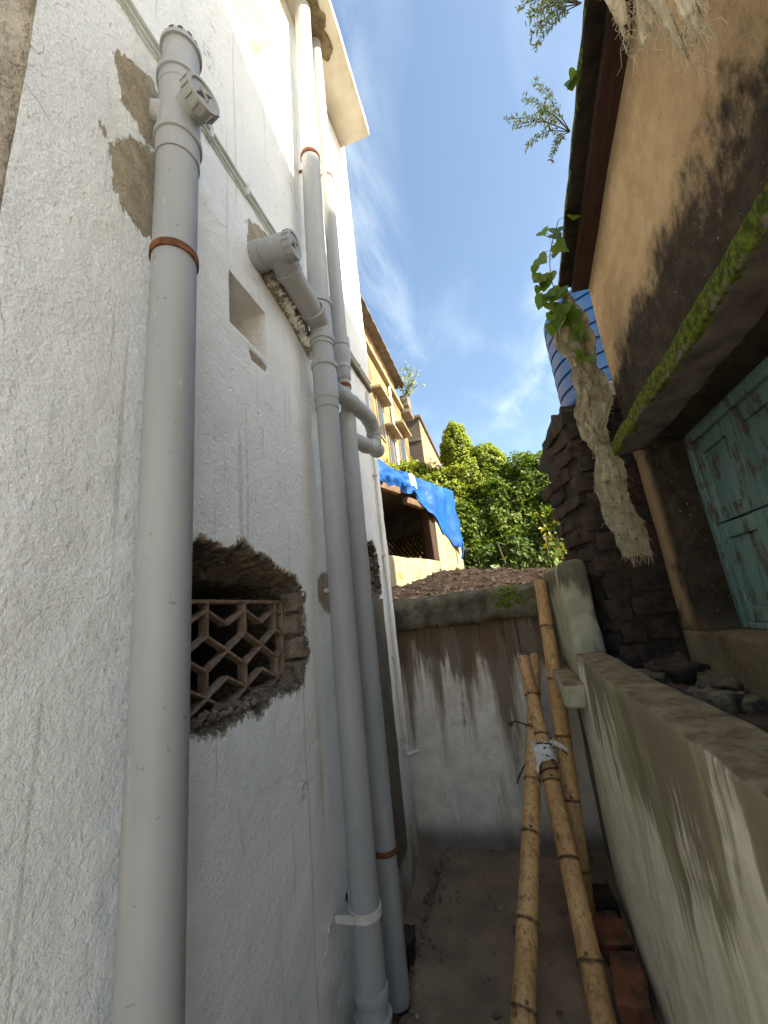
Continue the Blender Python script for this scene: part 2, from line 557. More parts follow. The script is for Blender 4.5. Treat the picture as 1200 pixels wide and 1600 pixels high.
def m_teal():
    t = NT('teal_paint_worn', 0.7, 0.3)
    c = t.mix(t.rng(t.noise(6, 5, 0.6, stretch=(1, 1, 0.3)), 0.3, 0.7), (0.155, 0.255, 0.235), (0.10, 0.175, 0.165))
    wear = t.math('ADD', t.math('MULTIPLY', t.noise(34, 5, 0.7, stretch=(1, 1, 0.18)), 0.6), t.math('MULTIPLY', t.noise(9, 4, 0.6, off=(4, 4, 4)), 0.45))
    c = t.mix(t.rng(wear, 0.53, 0.60), c, (0.085, 0.075, 0.062))
    c = t.mix(t.rng(t.noise(70, 3, 0.6, stretch=(1, 1, 0.3), off=(1, 9, 2)), 0.66, 0.72, 0, 0.7), c, (0.27, 0.36, 0.33))
    bp = t.bump(t.rng(wear, 0.52, 0.61, 1, 0), 0.5, 0.003)
    return t.done(c, t.bump(t.noise(50, 4, 0.6, stretch=(1, 1, 0.08)), 0.3, 0.003, bp))

def m_brick(name, a, b, c3):
    t = NT(name, 0.93, 0.12)
    c = t.mix(t.rand(), a, b)
    c = t.mix(t.rng(t.noise(9, 5, 0.7), 0.42, 0.66), c, c3)
    c = t.mix(t.rng(t.noise(14, 4, 0.6, off=(3, 7, 1)), 0.66, 0.74, 0, 0.7), c, (0.075, 0.085, 0.03))
    return t.done(c, t.bump(t.noise(45, 5, 0.75), 0.8, 0.012))

def m_bamboo():
    t = NT('dry_bamboo', 0.55, 0.35)
    along = t.attr('along')
    ang = t.attr('ring')
    rnd = t.rand()
    fib = t.noise(70, 4, 0.6, stretch=(1, 1, 0.05))
    big = t.noise(7, 4, 0.6, stretch=(1, 1, 0.25))
    c = t.mix(t.rng(big, 0.3, 0.7), (0.58, 0.36, 0.16), (0.43, 0.245, 0.10))
    c = t.mix(t.rng(fib, 0.48, 0.66, 0, 0.75), c, (0.26, 0.135, 0.05))
    c = t.mix(t.rng(t.noise(26, 3, 0.6, stretch=(1, 1, 0.12), off=(3, 1, 8)), 0.70, 0.73, 0, 0.9), c, (0.66, 0.54, 0.36))
    c = t.mix(t.rng(t.noise(24, 4, 0.7, off=(9, 9, 1)), 0.55, 0.68, 0, 0.8), c, (0.13, 0.07, 0.03))
    c = t.mix(t.math('MULTIPLY', ang, t.rng(t.noise(40, 3), 0.3, 0.6, 0.45, 1.0)), c, (0.075, 0.04, 0.018))
    return t.done(c, t.bump(fib, 0.25, 0.003), 0.55)

def m_leaf(name, ramp, trans=0.35, rough=0.5):
    t = NT(name, rough, 0.35)
    tn = t.attr('tint')
    cr = t.n.new('ShaderNodeValToRGB')
    el = cr.color_ramp.elements
    el[0].position = 0.0
    el[0].color = (*ramp[0], 1)
    el[1].position = 1.0
    el[1].color = (*ramp[-1], 1)
    for i, c in enumerate(ramp[1:-1]):
        e = el.new((i + 1) / (len(ramp) - 1))
        e.color = (*c, 1)
    t.l.new(tn, cr.inputs[0])
    t.l.new(cr.outputs[0], t.b.inputs['Base Color'])
    tr = t.n.new('ShaderNodeBsdfTranslucent')
    bright = t.mix(1.0, cr.outputs[0], (1.5, 1.45, 0.7), 'MULTIPLY')
    t.l.new(bright, tr.inputs[0])
    mx = t.n.new('ShaderNodeMixShader')
    mx.inputs[0].default_value = trans
    out = t.n['Material Output']
    t.l.new(t.b.outputs[0], mx.inputs[1])
    t.l.new(tr.outputs[0], mx.inputs[2])
    t.l.new(mx.outputs[0], out.inputs[0])
    return t.m

def m_sack():
    t = NT('weathered_sacking', 0.95, 0.1)
    weave = t.n.new('ShaderNodeTexWave'); weave.inputs['Scale'].default_value = 90
    t.l.new(t.co, weave.inputs[0])
    c = t.mix(t.rng(t.noise(14, 6, 0.7), 0.35, 0.65), (0.62, 0.55, 0.39), (0.38, 0.31, 0.18))
    c = t.mix(t.rng(t.noise(26, 5, 0.7, off=(2, 4, 6)), 0.55, 0.68, 0, 0.8), c, (0.11, 0.105, 0.04))
    c = t.mix(t.rng(t.noise(60, 4, 0.7, off=(5, 5, 1)), 0.60, 0.68, 0, 0.8), c, (0.09, 0.07, 0.04))
    return t.done(c, t.bump(t.math('ADD', t.noise(24, 6, 0.75, dist=1.0), t.math('MULTIPLY', weave.outputs['Fac'], 0.12)), 0.9, 0.03))

def m_tarp():
    t = NT('blue_tarpaulin', 0.5, 0.3)
    c = t.mix(t.rng(t.noise(3, 5, 0.6), 0.3, 0.7), (0.003, 0.042, 0.22), (0.006, 0.075, 0.30))
    return t.done(c, t.bump(t.noise(3.2, 4, 0.55, dist=0.6), 0.35, 0.05))

MT = {}
MT['wash'] = m_whitewash()
MT['raw_cement'] = m_plain('raw_cement', (0.52, 0.46, 0.37), (0.36, 0.31, 0.24), 6, 0.95, 0.8, 0.03, 16)
MT['reveal'] = m_plain('broken_masonry', (0.27, 0.215, 0.16), (0.12, 0.095, 0.072), 22, 0.95, 0.9, 0.012, 60, spots=((0.40, 0.36, 0.30), 50, 0.62))
MT['cement'] = m_plain('grey_cement', (0.17, 0.145, 0.115), (0.115, 0.095, 0.075), 7, 0.9, 0.3, 0.006, 40)
MT['soffit'] = m_plain('slab_plaster', (0.58, 0.52, 0.42), (0.44, 0.39, 0.31), 4, 0.92, 0.3, 0.008, 30, spots=((0.22, 0.17, 0.10), 3.0, 0.66))
MT['stain'] = m_plain('damp_mortar', (0.24, 0.185, 0.11), (0.13, 0.095, 0.055), 18, 0.95, 0.8, 0.02, 40)
MT['pvc'] = m_pvc()
MT['pvc_dark_and_shade'] = m_plain('dark_pvc_and_shade', (0.03, 0.03, 0.032), (0.05, 0.05, 0.05), 10, 0.6, 0)
MT['rust'] = m_plain('rusty_iron', (0.23, 0.085, 0.035), (0.10, 0.042, 0.022), 40, 0.85, 0.5, 0.003, 120)
MT['conduit'] = m_plain('zinc_conduit', (0.62, 0.63, 0.58), (0.45, 0.47, 0.42), 12, 0.38, 0.05, 0.002, 60, 0.5, spots=((0.34, 0.30, 0.16), 9, 0.62))
MT['white_pvc'] = m_plain('white_plastic', (0.66, 0.63, 0.58), (0.52, 0.49, 0.44), 14, 0.5, 0.05, 0.002, 60)
MT['grille'] = m_plain('dusty_terracotta_grille', (0.30, 0.215, 0.155), (0.165, 0.115, 0.085), 24, 0.95, 0.6, 0.006, 80)
MT['dark_room'] = m_plain('unlit_room_plaster', (0.08, 0.07, 0.06), (0.05, 0.045, 0.04), 5, 0.95, 0)  # dark colour stands in for shade inside closed rooms
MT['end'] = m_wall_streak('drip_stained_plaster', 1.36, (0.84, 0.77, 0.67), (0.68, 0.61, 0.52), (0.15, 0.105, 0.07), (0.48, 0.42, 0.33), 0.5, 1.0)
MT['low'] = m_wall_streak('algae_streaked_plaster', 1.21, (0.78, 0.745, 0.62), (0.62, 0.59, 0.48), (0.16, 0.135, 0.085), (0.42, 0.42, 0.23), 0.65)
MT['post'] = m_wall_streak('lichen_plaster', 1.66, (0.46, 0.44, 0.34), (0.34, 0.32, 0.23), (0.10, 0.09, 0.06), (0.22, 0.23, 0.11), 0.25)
MT['lip'] = m_moss_concrete('mossy_coping', 0.38, (0.21, 0.18, 0.125), (0.07, 0.062, 0.045))
MT['chajja'] = m_moss_concrete('mossy_hood', 0.34, (0.25, 0.215, 0.19), (0.12, 0.10, 0.09))
MT['roof_edge'] = m_moss_concrete('mossy_roof', 0.30, (0.045, 0.036, 0.028), (0.016, 0.013, 0.011))
MT['soil'] = m_soil()
MT['floor'] = m_floor()
MT['bounce_ground'] = m_plain('pale_bounce_ground', (0.60, 0.54, 0.46), (0.50, 0.45, 0.37), 0.8, 0.95, 0.5, 0.02, 12)  # unseen ground, made pale to bounce sunlight into the alley
MT['house'] = m_house()
MT['beam'] = m_plain('old_teak', (0.055, 0.029, 0.021), (0.028, 0.016, 0.012), 5, 0.8, 0.5, 0.006, 40, stretch=(8, 0.6, 8))
MT['teal'] = m_teal()
MT['brick'] = m_brick('old_brick', (0.080, 0.052, 0.039), (0.046, 0.041, 0.037), (0.024, 0.021, 0.018))
MT['brick_red'] = m_brick('loose_brick', (0.27, 0.105, 0.055), (0.16, 0.065, 0.04), (0.075, 0.052, 0.036))
MT['mortar'] = m_plain('mud_mortar', (0.06, 0.044, 0.032), (0.035, 0.027, 0.02), 20, 0.95, 0.8, 0.02, 40)
MT['stone'] = m_plain('rubble_stone', (0.15, 0.125, 0.09), (0.06, 0.05, 0.035), 22, 0.95, 0.9, 0.015, 60, spots=((0.085, 0.095, 0.03), 18, 0.58))
MT['dark_stone'] = m_plain('dark_stone', (0.06, 0.055, 0.05), (0.035, 0.032, 0.028), 14, 0.95, 0.6, 0.01, 40)
MT['bamboo'] = m_bamboo()
MT['wire'] = m_plain('binding_cord', (0.11, 0.06, 0.04), (0.06, 0.035, 0.025), 40, 0.9, 0.3, 0.003, 90)
MT['plastic'] = m_plain('white_polythene', (0.72, 0.70, 0.68), (0.5, 0.48, 0.46), 20, 0.4, 0.4, 0.01, 40, 0.5)
MT['sack'] = m_sack()
MT['sack_pale'] = m_plain('frayed_sack', (0.66, 0.58, 0.44), (0.46, 0.38, 0.26), 22, 0.95, 0.6, 0.01, 60)
MT['tarp'] = m_tarp()
MT['tank'] = m_plain('blue_polyethylene', (0.008, 0.075, 0.24), (0.012, 0.10, 0.29), 4, 0.42, 0.05, 0.004, 20, 0.45)
MT['cream'] = m_plain('cream_limewash', (0.27, 0.25, 0.175), (0.20, 0.185, 0.12), 3, 0.92, 0.3, 0.01, 20, stretch=(3, 3, 0.3), spots=((0.15, 0.16, 0.06), 5, 0.54))
MT['ochre'] = m_plain('ochre_limewash', (0.25, 0.185, 0.10), (0.19, 0.135, 0.07), 1.6, 0.92, 0.3, 0.02, 10, spots=((0.17, 0.085, 0.035), 1.4, 0.50))
MT['ochre_trim'] = m_plain('ochre_trim', (0.24, 0.19, 0.12), (0.17, 0.135, 0.085), 3, 0.92, 0.2, 0.01, 10)
MT['black_house'] = m_plain('black_plaster', (0.06, 0.05, 0.045), (0.11, 0.085, 0.065), 1.2, 0.95, 0.4, 0.03, 6)
MT['brown_house'] = m_plain('weathered_brown_plaster', (0.30, 0.21, 0.13), (0.20, 0.135, 0.08), 1.2, 0.95, 0.4, 0.03, 6)
MT['tin'] = m_plain('rusty_tin', (0.13, 0.11, 0.095), (0.075, 0.058, 0.045), 4, 0.6, 0.3, 0.01, 10)
MT['pane'] = m_plain('dim_glass', (0.03, 0.03, 0.03), (0.045, 0.045, 0.04), 2, 0.25, 0, spec=0.5)
MT['wood_raw'] = m_plain('rough_timber', (0.16, 0.10, 0.065), (0.095, 0.06, 0.038), 9, 0.9, 0.4, 0.01, 40)
MT['stem'] = m_plain('plant_stem', (0.09, 0.085, 0.035), (0.06, 0.05, 0.025), 20, 0.8, 0.2, 0.003, 60)
MT['leaf_bush'] = m_leaf('vine_leaf', [(0.035, 0.065, 0.012), (0.075, 0.125, 0.016), (0.13, 0.185, 0.02), (0.22, 0.25, 0.026)], 0.45)
MT['leaf_yellow'] = m_leaf('yellowing_leaf', [(0.16, 0.17, 0.02), (0.26, 0.24, 0.03), (0.20, 0.21, 0.02)], 0.4)
MT['leaf_creeper'] = m_leaf('creeper_leaf', [(0.06, 0.12, 0.015), (0.10, 0.17, 0.02), (0.14, 0.21, 0.03)], 0.45)
MT['leaf_weed'] = m_leaf('weed_leaf', [(0.16, 0.20, 0.13), (0.22, 0.26, 0.17), (0.20, 0.22, 0.10)], 0.45)

# ------------------------------------------------------------------ setting
def make_ground():
    b = MB()
    s = 300.0
    b.add([(-s, -s, -0.06), (s, -s, -0.06), (s, s, -0.06), (-s, s, -0.06)], [(0, 1, 2, 3)])
    struct(b.build('ground', MT['bounce_ground']))
    # alley floor: a poured strip with a lower gutter along the left wall
    xs = list(np.linspace(-0.86, -0.665, 10)) + list(np.linspace(-0.655, 0.34, 42))
    ys = np.linspace(-1.2, 3.12, 170)
    b = MB()
    def P(i, j):
        x, y = xs[i], ys[j]
        z = 0.010 * FB((x, y, 3.0), 3.0) + 0.004 * FB((x, y, 1.0), 14.0)
        wob = 0.012 * FB((y, 2.0, 0.5), 3.5)
        if x < -0.66 + wob:
            z += -0.055 + 0.020 * FB((x, y, 8.0), 18.0)
            z += 0.10 * max(0.0, min(1.0, (y - 2.45) / 0.5)) * max(0.0, (-0.66 - x) / 0.14)
        if x > 0.10:
            z += 0.02 * FB((x, y, 9.0), 9.0) * min(1, (x - 0.10) / 0.1)
        return (x, y, z)
    b.grid(P, len(xs), len(ys))
    struct(b.build('alley_floor', MT['floor']))
    # raised ground behind the end wall, with a soil bank on its lip
    def terr(x, y):
        z = 1.57
        d = (y - 3.0)
        bank = 0.20 * math.exp(-((y - 3.62) / 0.38) ** 2)
        bank *= 0.72 + 0.55 * math.exp(-((x + 0.42) / 0.30) ** 2) - 0.15 * math.exp(-((x - 0.3) / 0.25) ** 2)
        bank += 0.05 * max(0, min(1, (x + 0.2) / 0.5)) * math.exp(-((y - 3.5) / 0.5) ** 2)
        ramp = max(0.0, min(1.0, (y - 3.02) / 0.22))
        rough = 0.030 * FB((x, y, 0.3), 5.0) + 0.018 * FB((x, y, 4.3), 16.0) + 0.008 * FB((x, y, 2.2), 45.0)
        return z + (bank + rough) * (0.15 + 0.85 * ramp) + 0.04 * max(0, min(1, (y - 4) / 4))
    b = MB()
    xs2 = np.linspace(-1.05, 0.95, 120)
    ys2 = np.linspace(3.00, 4.6, 110)
    b.grid(lambda i, j: (xs2[i], ys2[j], terr(xs2[i], ys2[j])), len(xs2), len(ys2))
    struct(b.build('soil_bank', MT['soil']))
    b = MB()
    xs3 = np.linspace(-9, 9, 60)
    ys3 = np.linspace(3.1, 24, 70)
    def P3(i, j):
        x, y = xs3[i], ys3[j]
        z = terr(x, y) - (0.06 if (-1.05 < x < 0.95 and y < 4.6) else 0.0)
        if x < -0.75 and y < 3.4:
            z -= 0.0
        return (x, y, z - 0.03)
    b.grid(P3, 60, 70)
    struct(b.build('terrace', MT['soil']))
    return terr
terrain = make_ground()

# clods, chips and dead leaves on the soil bank
def make_litter():
    b = MB()
    for k in range(620):
        x = rng.uniform(-0.85, 0.30)
        y = 3.06 + abs(rng.gauss(0, 0.35))
        if y > 4.3:
            continue
        z = terrain(x, y)
        s = rng.choice((0.006, 0.008, 0.012, 0.018, 0.026)) * rng.uniform(0.7, 1.3)
        m = Matrix.Translation((x, y, z + s * 0.25)) @ Matrix.Rotation(rng.uniform(0, 6.3), 4, 'Z') @ Matrix.Rotation(rng.uniform(-0.7, 0.7), 4, 'X')
        v = [m @ Vector((s * a * rng.uniform(0.6, 1.2), s * c * rng.uniform(0.5, 1.0), s * d * rng.uniform(0.4, 0.9))) for (a, c, d) in
             ((1, 0, 0), (-1, 0, 0), (0, 1, 0), (0, -1, 0), (0, 0, 1), (0, 0, -1))]
        b.add(v, [(0, 2, 4), (2, 1, 4), (1, 3, 4), (3, 0, 4), (2, 0, 5), (1, 2, 5), (3, 1, 5), (0, 3, 5)])
    o = b.build('soil_clods', m_plain('soil_clod', (0.36, 0.24, 0.16), (0.46, 0.34, 0.24), 30, 0.95, 0.3, 0.004, 80, spots=((0.42, 0.37, 0.30), 25, 0.62)))
    struct(o, 'stuff')
    b = MB()
    for k in range(150):
        x = rng.uniform(-0.6, 0.30)
        y = 3.10 + abs(rng.gauss(0, 0.4))
        z = terrain(x, y) + 0.008
        s = rng.uniform(0.012, 0.032)
        m = Matrix.Translation((x, y, z)) @ Matrix.Rotation(rng.uniform(0, 6.3), 4, 'Z') @ Matrix.Rotation(rng.uniform(-0.6, 0.6), 4, 'X')
        b.add([m @ Vector(p) for p in ((-s, 0, 0), (0, s * 0.42, s * 0.2), (s, 0, 0.1 * s), (0, -s * 0.42, s * 0.2))], [(0, 1, 2), (0, 2, 3)])
    o = b.build('leaf_litter', m_plain('dead_leaf', (0.36, 0.24, 0.15), (0.22, 0.13, 0.08), 40, 0.9, 0))
    struct(o, 'stuff')
make_litter()

# ------------------------------------------------------------------ whitewashed building
def in_poly(p, poly):
    x, y = p
    c = False
    n = len(poly)
    for i in range(n):
        x1, y1 = poly[i]
        x2, y2 = poly[(i + 1) % n]
        if (y1 > y) != (y2 > y) and x < (x2 - x1) * (y - y1) / (y2 - y1) + x1:
            c = not c
    return c

def dist_poly(p, poly):
    best = 9.0
    px, py = p
    n = len(poly)
    for i in range(n):
        ax, ay = poly[i]
        bx, by = poly[(i + 1) % n]
        dx, dy = bx - ax, by - ay
        t = max(0, min(1, ((px - ax) * dx + (py - ay) * dy) / (dx * dx + dy * dy + 1e-12)))
        best = min(best, math.hypot(px - ax - t * dx, py - ay - t * dy))
    return best

def sdist(p, poly):
    """distance inside (positive) or outside (negative), quick reject by box"""
    d = dist_poly(p, poly)
    return d if in_poly(p, poly) else -d

WX = -0.80
HOLE = [(0.81, 1.66), (0.84, 1.70), (0.902, 1.718), (0.943, 1.749), (0.983, 1.737), (1.086, 1.723), (1.136, 1.755), (1.226, 1.727),
        (1.328, 1.698), (1.418, 1.669), (1.478, 1.665), (1.536, 1.598), (1.536, 1.459), (1.559, 1.375), (1.514, 1.316), (1.507, 1.255),
        (1.405, 1.255), (1.299, 1.264), (1.259, 1.243), (1.214, 1.219), (1.171, 1.252), (1.108, 1.237), (1.024, 1.228), (0.962, 1.241),
        (0.913, 1.243), (0.84, 1.26), (0.80, 1.33), (0.79, 1.50)]
HOLE2 = [(2.27, 1.73), (2.391, 1.955), (2.55, 1.975), (2.631, 1.881), (2.65, 1.70), (2.645, 1.624), (2.509, 1.589), (2.35, 1.598)]
PATCH = [
    [(0.573, 3.104), (0.627, 3.149), (0.694, 3.198), (0.734, 3.148), (0.744, 2.913), (0.678, 2.911), (0.646, 2.94), (0.608, 2.944), (0.588, 3.038)],
    [(0.554, 2.785), (0.592, 2.761), (0.644, 2.861), (0.731, 2.922), (0.747, 2.591), (0.703, 2.572), (0.642, 2.588), (0.606, 2.633), (0.588, 2.733)],
    [(1.196, 3.199), (1.295, 3.255), (1.405, 3.298), (1.471, 2.998), (1.388, 3.017), (1.259, 2.986), (1.205, 3.035)],
    [(1.677, 1.672), (1.728, 1.704), (1.816, 1.72), (1.818, 1.516), (1.748, 1.523), (1.676, 1.573)],
]
CHIP = [(1.19, 2.551), (1.324, 2.543), (1.315, 2.505), (1.218, 2.505)]
TAN = [(1.56, 5.8), (1.697, 5.8), (1.709, 5.356), (1.708, 5.049), (1.649, 5.021), (1.607, 5.259)]
NICHE = (1.077, 1.324, 2.575, 2.808, 0.20)
WINDOW = (1.14, 1.512, 4.43, 4.952, 0.24)
WEND = 2.90

def ss(a, b, x):
    t = max(0.0, min(1.0, (x - a) / (b - a)))
    return t * t * (3 - 2 * t)

def make_white_building():
    root = empty('whitewashed_building', (-2.0, 1.5, 0.0), 'tall whitewashed plaster building with broken grille opening along the left', 'building')
    def axis(lo, hi, step, marks):
        c = list(np.arange(lo, hi, step)) + [hi]
        for m in marks:
            c = [q for q in c if abs(q - m) > 0.004]
            c += [m - 0.0008, m + 0.0008]
        return sorted(c)
    ys = axis(0.392, WEND, 0.0115, [NICHE[0], NICHE[1], WINDOW[0], WINDOW[1]])
    zs = axis(-0.05, 3.4, 0.0125, [NICHE[2], NICHE[3]]) + axis(3.425, 7.2, 0.028, [WINDOW[2], WINDOW[3]])
    V, bare, raw, stain, damp, soot = [], [], [], [], [], []
    ledge = [(1.30, 3.06), (1.42, 3.03), (1.54, 3.005), (1.66, 2.965), (1.78, 2.915)]
    for z in zs:
        for y in ys:
            p = (y, z)
            d = 0.0045 * FB((y, z, 0.7), 2.2) + 0.003 * FB((y, z, 5.7), 9.0)
            b = r = so = 0.0
            for q in (NICHE, WINDOW):
                if q[0] < y < q[1] and q[2] < z < q[3]:
                    d = q[4]
            if 0.5 < y < 1.68 and 1.12 < z < 1.88:
                jit = 0.012 * FB((y, z, 2.1), 13.0) + 0.009 * FB((y, z, 7.1), 40.0)
                s = sdist(p, HOLE) + jit
                # plaster edge, then rough masonry, then the room
                if s > 0:
                    lint = ss(1.60, 1.66, z + 0.02 * FB((y, 3.3, 1), 9))
                    sill = 1 - ss(1.262, 1.30, z + 0.02 * FB((y, 1.3, 5), 11))
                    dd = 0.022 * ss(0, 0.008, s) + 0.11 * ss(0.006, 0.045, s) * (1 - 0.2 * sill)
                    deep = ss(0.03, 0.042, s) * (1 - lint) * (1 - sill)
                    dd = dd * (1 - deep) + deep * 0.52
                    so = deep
                    if deep < 0.5:
                        dd += 0.020 * FB((y, z, 9.9), 22.0) * ss(0.005, 0.03, s)
                    d += dd
                r = max(r, ss(-0.012, 0.004, s))
                b = max(b, ss(-0.035, -0.004, s) * 0.62)
            if 2.2 < y < 2.72 and 1.53 < z < 2.03:
                s = sdist(p, HOLE2) + 0.020 * FB((y, z, 3.1), 18.0)
                if s > 0:
                    d += 0.14 * ss(0, 0.03, s) + 0.02 * FB((y, z, 1.9), 25.0)
                r = max(r, ss(-0.01, 0.004, s))
            if y < 1.9 and 1.4 < z < 3.4:
                for k, poly in enumerate(PATCH):
                    if abs(y - poly[0][0]) < 0.35 and abs(z - poly[0][1]) < 0.45:
                        b = max(b, ss(-0.03, 0.03, sdist(p, poly)) )
            if 1.1 < y < 1.4 and 2.45 < z < 2.6:
                s = ss(-0.012, 0.012, sdist(p, CHIP))
                b = max(b, s * 0.9)
                d += 0.010 * s
            # torn mortar rib under the branch pipe
            if 1.22 < y < 1.86 and 2.78 < z < 3.16:
                lz = np.interp(y, [q[0] for q in ledge], [q[1] for q in ledge])
                e = abs(z - lz + 0.012 * FB((y, 0, 0), 14))
                w = 0.034 * (1 + 0.5 * FB((y, 4, 0), 10)) * ss(1.24, 1.34, y) * (1 - ss(1.76, 1.84, y))
                if w > 0.002:
                    k = ss(w, w * 0.45, e)
                    d -= 0.060 * k * (1 + 0.6 * FB((y, z, 1.1), 20))
                    r = max(r, k * 0.8)
                    below = ss(lz - 0.085, lz - 0.04, z) * (1 - ss(lz - 0.04, lz - 0.02, z)) * ss(1.24, 1.34, y) * (1 - ss(1.74, 1.84, y))
                    d += 0.02 * below
                    b = max(b, below * 0.75)
            st = 0.0
            if 4.9 < z < 5.85 and 1.5 < y < 1.75:
                st = ss(-0.02, 0.02, sdist(p, TAN)) * 0.95
            for q in (NICHE, WINDOW):
                if q[0] - 0.002 < y < q[1] + 0.002 and q[2] - 0.002 < z < q[3] + 0.002:
                    st = 0.36 if q is NICHE else 0.12
            yo = 1.60 + 0.045 * (z - 1.0)
            st = max(st, 0.34 * math.exp(-((y - yo) / 0.035) ** 2) * ss(0.3, 0.9, z) * (1 - ss(2.1, 2.6, z)))
            dm = (1 - ss(0.10, 0.55, z + 0.1 * FB((y, 1, 1), 4))) * ss(2.0, 2.6, y) * 0.9
            dm = max(dm, (1 - ss(0.0, 0.22, z)) * 0.6)
            V.append((WX - d, y, z))
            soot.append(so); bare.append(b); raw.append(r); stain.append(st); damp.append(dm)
    nu, nv = len(ys), len(zs)
    F = [(j * nu + i, j * nu + i + 1, (j + 1) * nu + i + 1, (j + 1) * nu + i) for j in range(nv - 1) for i in range(nu - 1)]
    b = MB()
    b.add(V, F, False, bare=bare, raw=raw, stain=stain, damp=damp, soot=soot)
    # smooth shade only the shallow faces so the steps stay crisp
    Va = np.array(V)
    sm = []
    for f in F:
        q = Va[list(f), 0]
        sm.append(bool(q.max() - q.min() < 0.02))
    b.sm = sm
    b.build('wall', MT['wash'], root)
    # body behind the face, end wall and parapet
    b = MB()
    b.box(-6.0, -1.36, 0.3, WEND - 0.02, -0.05, 7.15)
    b.box(-1.36, WX - 0.012, WEND - 0.02, WEND - 0.003, -0.05, 7.15)
    b.box(-6.0, WX + 0.0, 0.38, WEND, 7.17, 7.30)
    b.build('rear_walls', MT['wash'], root)
    b = MB()
    b.box(-1.34, -0.90, 0.33, 0.388, -0.05, 7.15)
    b.build('cross_wall', MT['wash'], root)
    b = MB()
    b.rbox(-0.8, -0.505, -1.2, 2.755, 5.82, 5.93, 0.08, 0.012, 0.006, 5)
    b.build('roof_slab', MT['soffit'], root)
    # damp mortar collar where the pipes go through the slab
    b = MB()
    n = 40
    v = [(-0.655, 1.93, 5.812)]
    for k in range(n):
        a = 2 * math.pi * k / n
        rr = 0.15 * (1 + 0.5 * FB((math.cos(a) * 1.0, math.sin(a) * 1.0, 2.0), 2.2))
        v.append((-0.655 + rr * 0.7 * math.cos(a), 1.92 + rr * 1.15 * math.sin(a), 5.8145))
    b.add(v, [(0, k + 1, (k + 1) % n + 1) for k in range(n)], True)
    b.build('mortar_patch', MT['stain'], root)
    # grey cement band below the second opening
    b = MB()
    b.rbox(-0.806, -0.787, 2.345, 2.612, 0.20, 1.60, 0.05, 0.004, 0.004, 9)
    b.build('cement_band', MT['cement'], root)
    for k in range(4):
        b = MB()
        z0 = 1.272 + 0.088 * k
        b.rbox(-0.885, -0.812 + 0.006 * (k % 2), 1.497 + 0.006 * math.sin(k * 2.1), 1.60, z0, z0 + 0.076, 0.02, 0.006, 0.007, 30, 0.004, 70)
        b.build('reveal_brick', MT['reveal'], root)
    b = MB()
    for k in range(260):
        y = rng.uniform(0.86, 1.52)
        x = rng.uniform(-0.875, -0.806)
        z = 1.262 + 0.012 * FB((y, 2, 2), 9) + (0.0 if x < -0.83 else -0.008)
        q = rng.choice((0.003, 0.004, 0.006, 0.009, 0.013))
        m = Matrix.Translation((x, y, z + q * 0.4)) @ Matrix.Rotation(rng.uniform(0, 6.3), 4, 'Z') @ Matrix.Rotation(rng.uniform(-0.7, 0.7), 4, 'X')
        v = [m @ Vector((q * a * rng.uniform(0.6, 1.2), q * c * rng.uniform(0.6, 1.2), q * d)) for (a, c, d) in ((1, 0, 0), (-1, 0, 0), (0, 1, 0), (0, -1, 0), (0, 0, 1), (0, 0, -1))]
        b.add(v, [(0, 2, 4), (2, 1, 4), (1, 3, 4), (3, 0, 4), (2, 0, 5), (1, 2, 5), (3, 1, 5), (0, 3, 5)])
    struct(b.build('sill_crumbs', MT['reveal'], root), 'stuff')
    # hollow clay tubes showing in the second opening
    for (y, z) in ((2.545, 1.655), (2.56, 1.745), (2.46, 1.66), (2.47, 1.75), (2.56, 1.84)):
        b = MB()
        b.lathe([(0, 0.036), (0.10, 0.036), (0.10, 0.028), (0.0, 0.028)], (-0.93, y, z), (1, 0.06, 0.02), 12)
        b.build('clay_tube', MT['grille'], root)
    return root
BLD = make_white_building()

def make_raw_wall():
    b = MB()
    ys = np.linspace(-0.5, 0.47, 60)
    zs = np.linspace(-0.05, 7.2, 240)
    def P(i, j):
        y, z = ys[i], zs[j]
        d = 0.016 + 0.010 * FB((y, z, 1.0), 3.5) + 0.006 * FB((y, z, 2.0), 12.0)
        if z > 2.86:
            d += 0.03 * ss(2.86, 2.9, z) * (0.6 + FB((y, z, 3.0), 6.0)) - 0.045 * ss(2.88, 2.95, z)
        return (WX - max(d, 0.012 + 0.010 * ss(0.385, 0.40, y)) + 0.006, y, z)
    b.grid(P, 60, 240)
    o = b.build('unpainted_wall', MT['raw_cement'], None, (-0.83, -0.5, 0))
    tag(o, 'strip of raw unpainted brown cement wall at the far left edge', 'wall')
make_raw_wall()

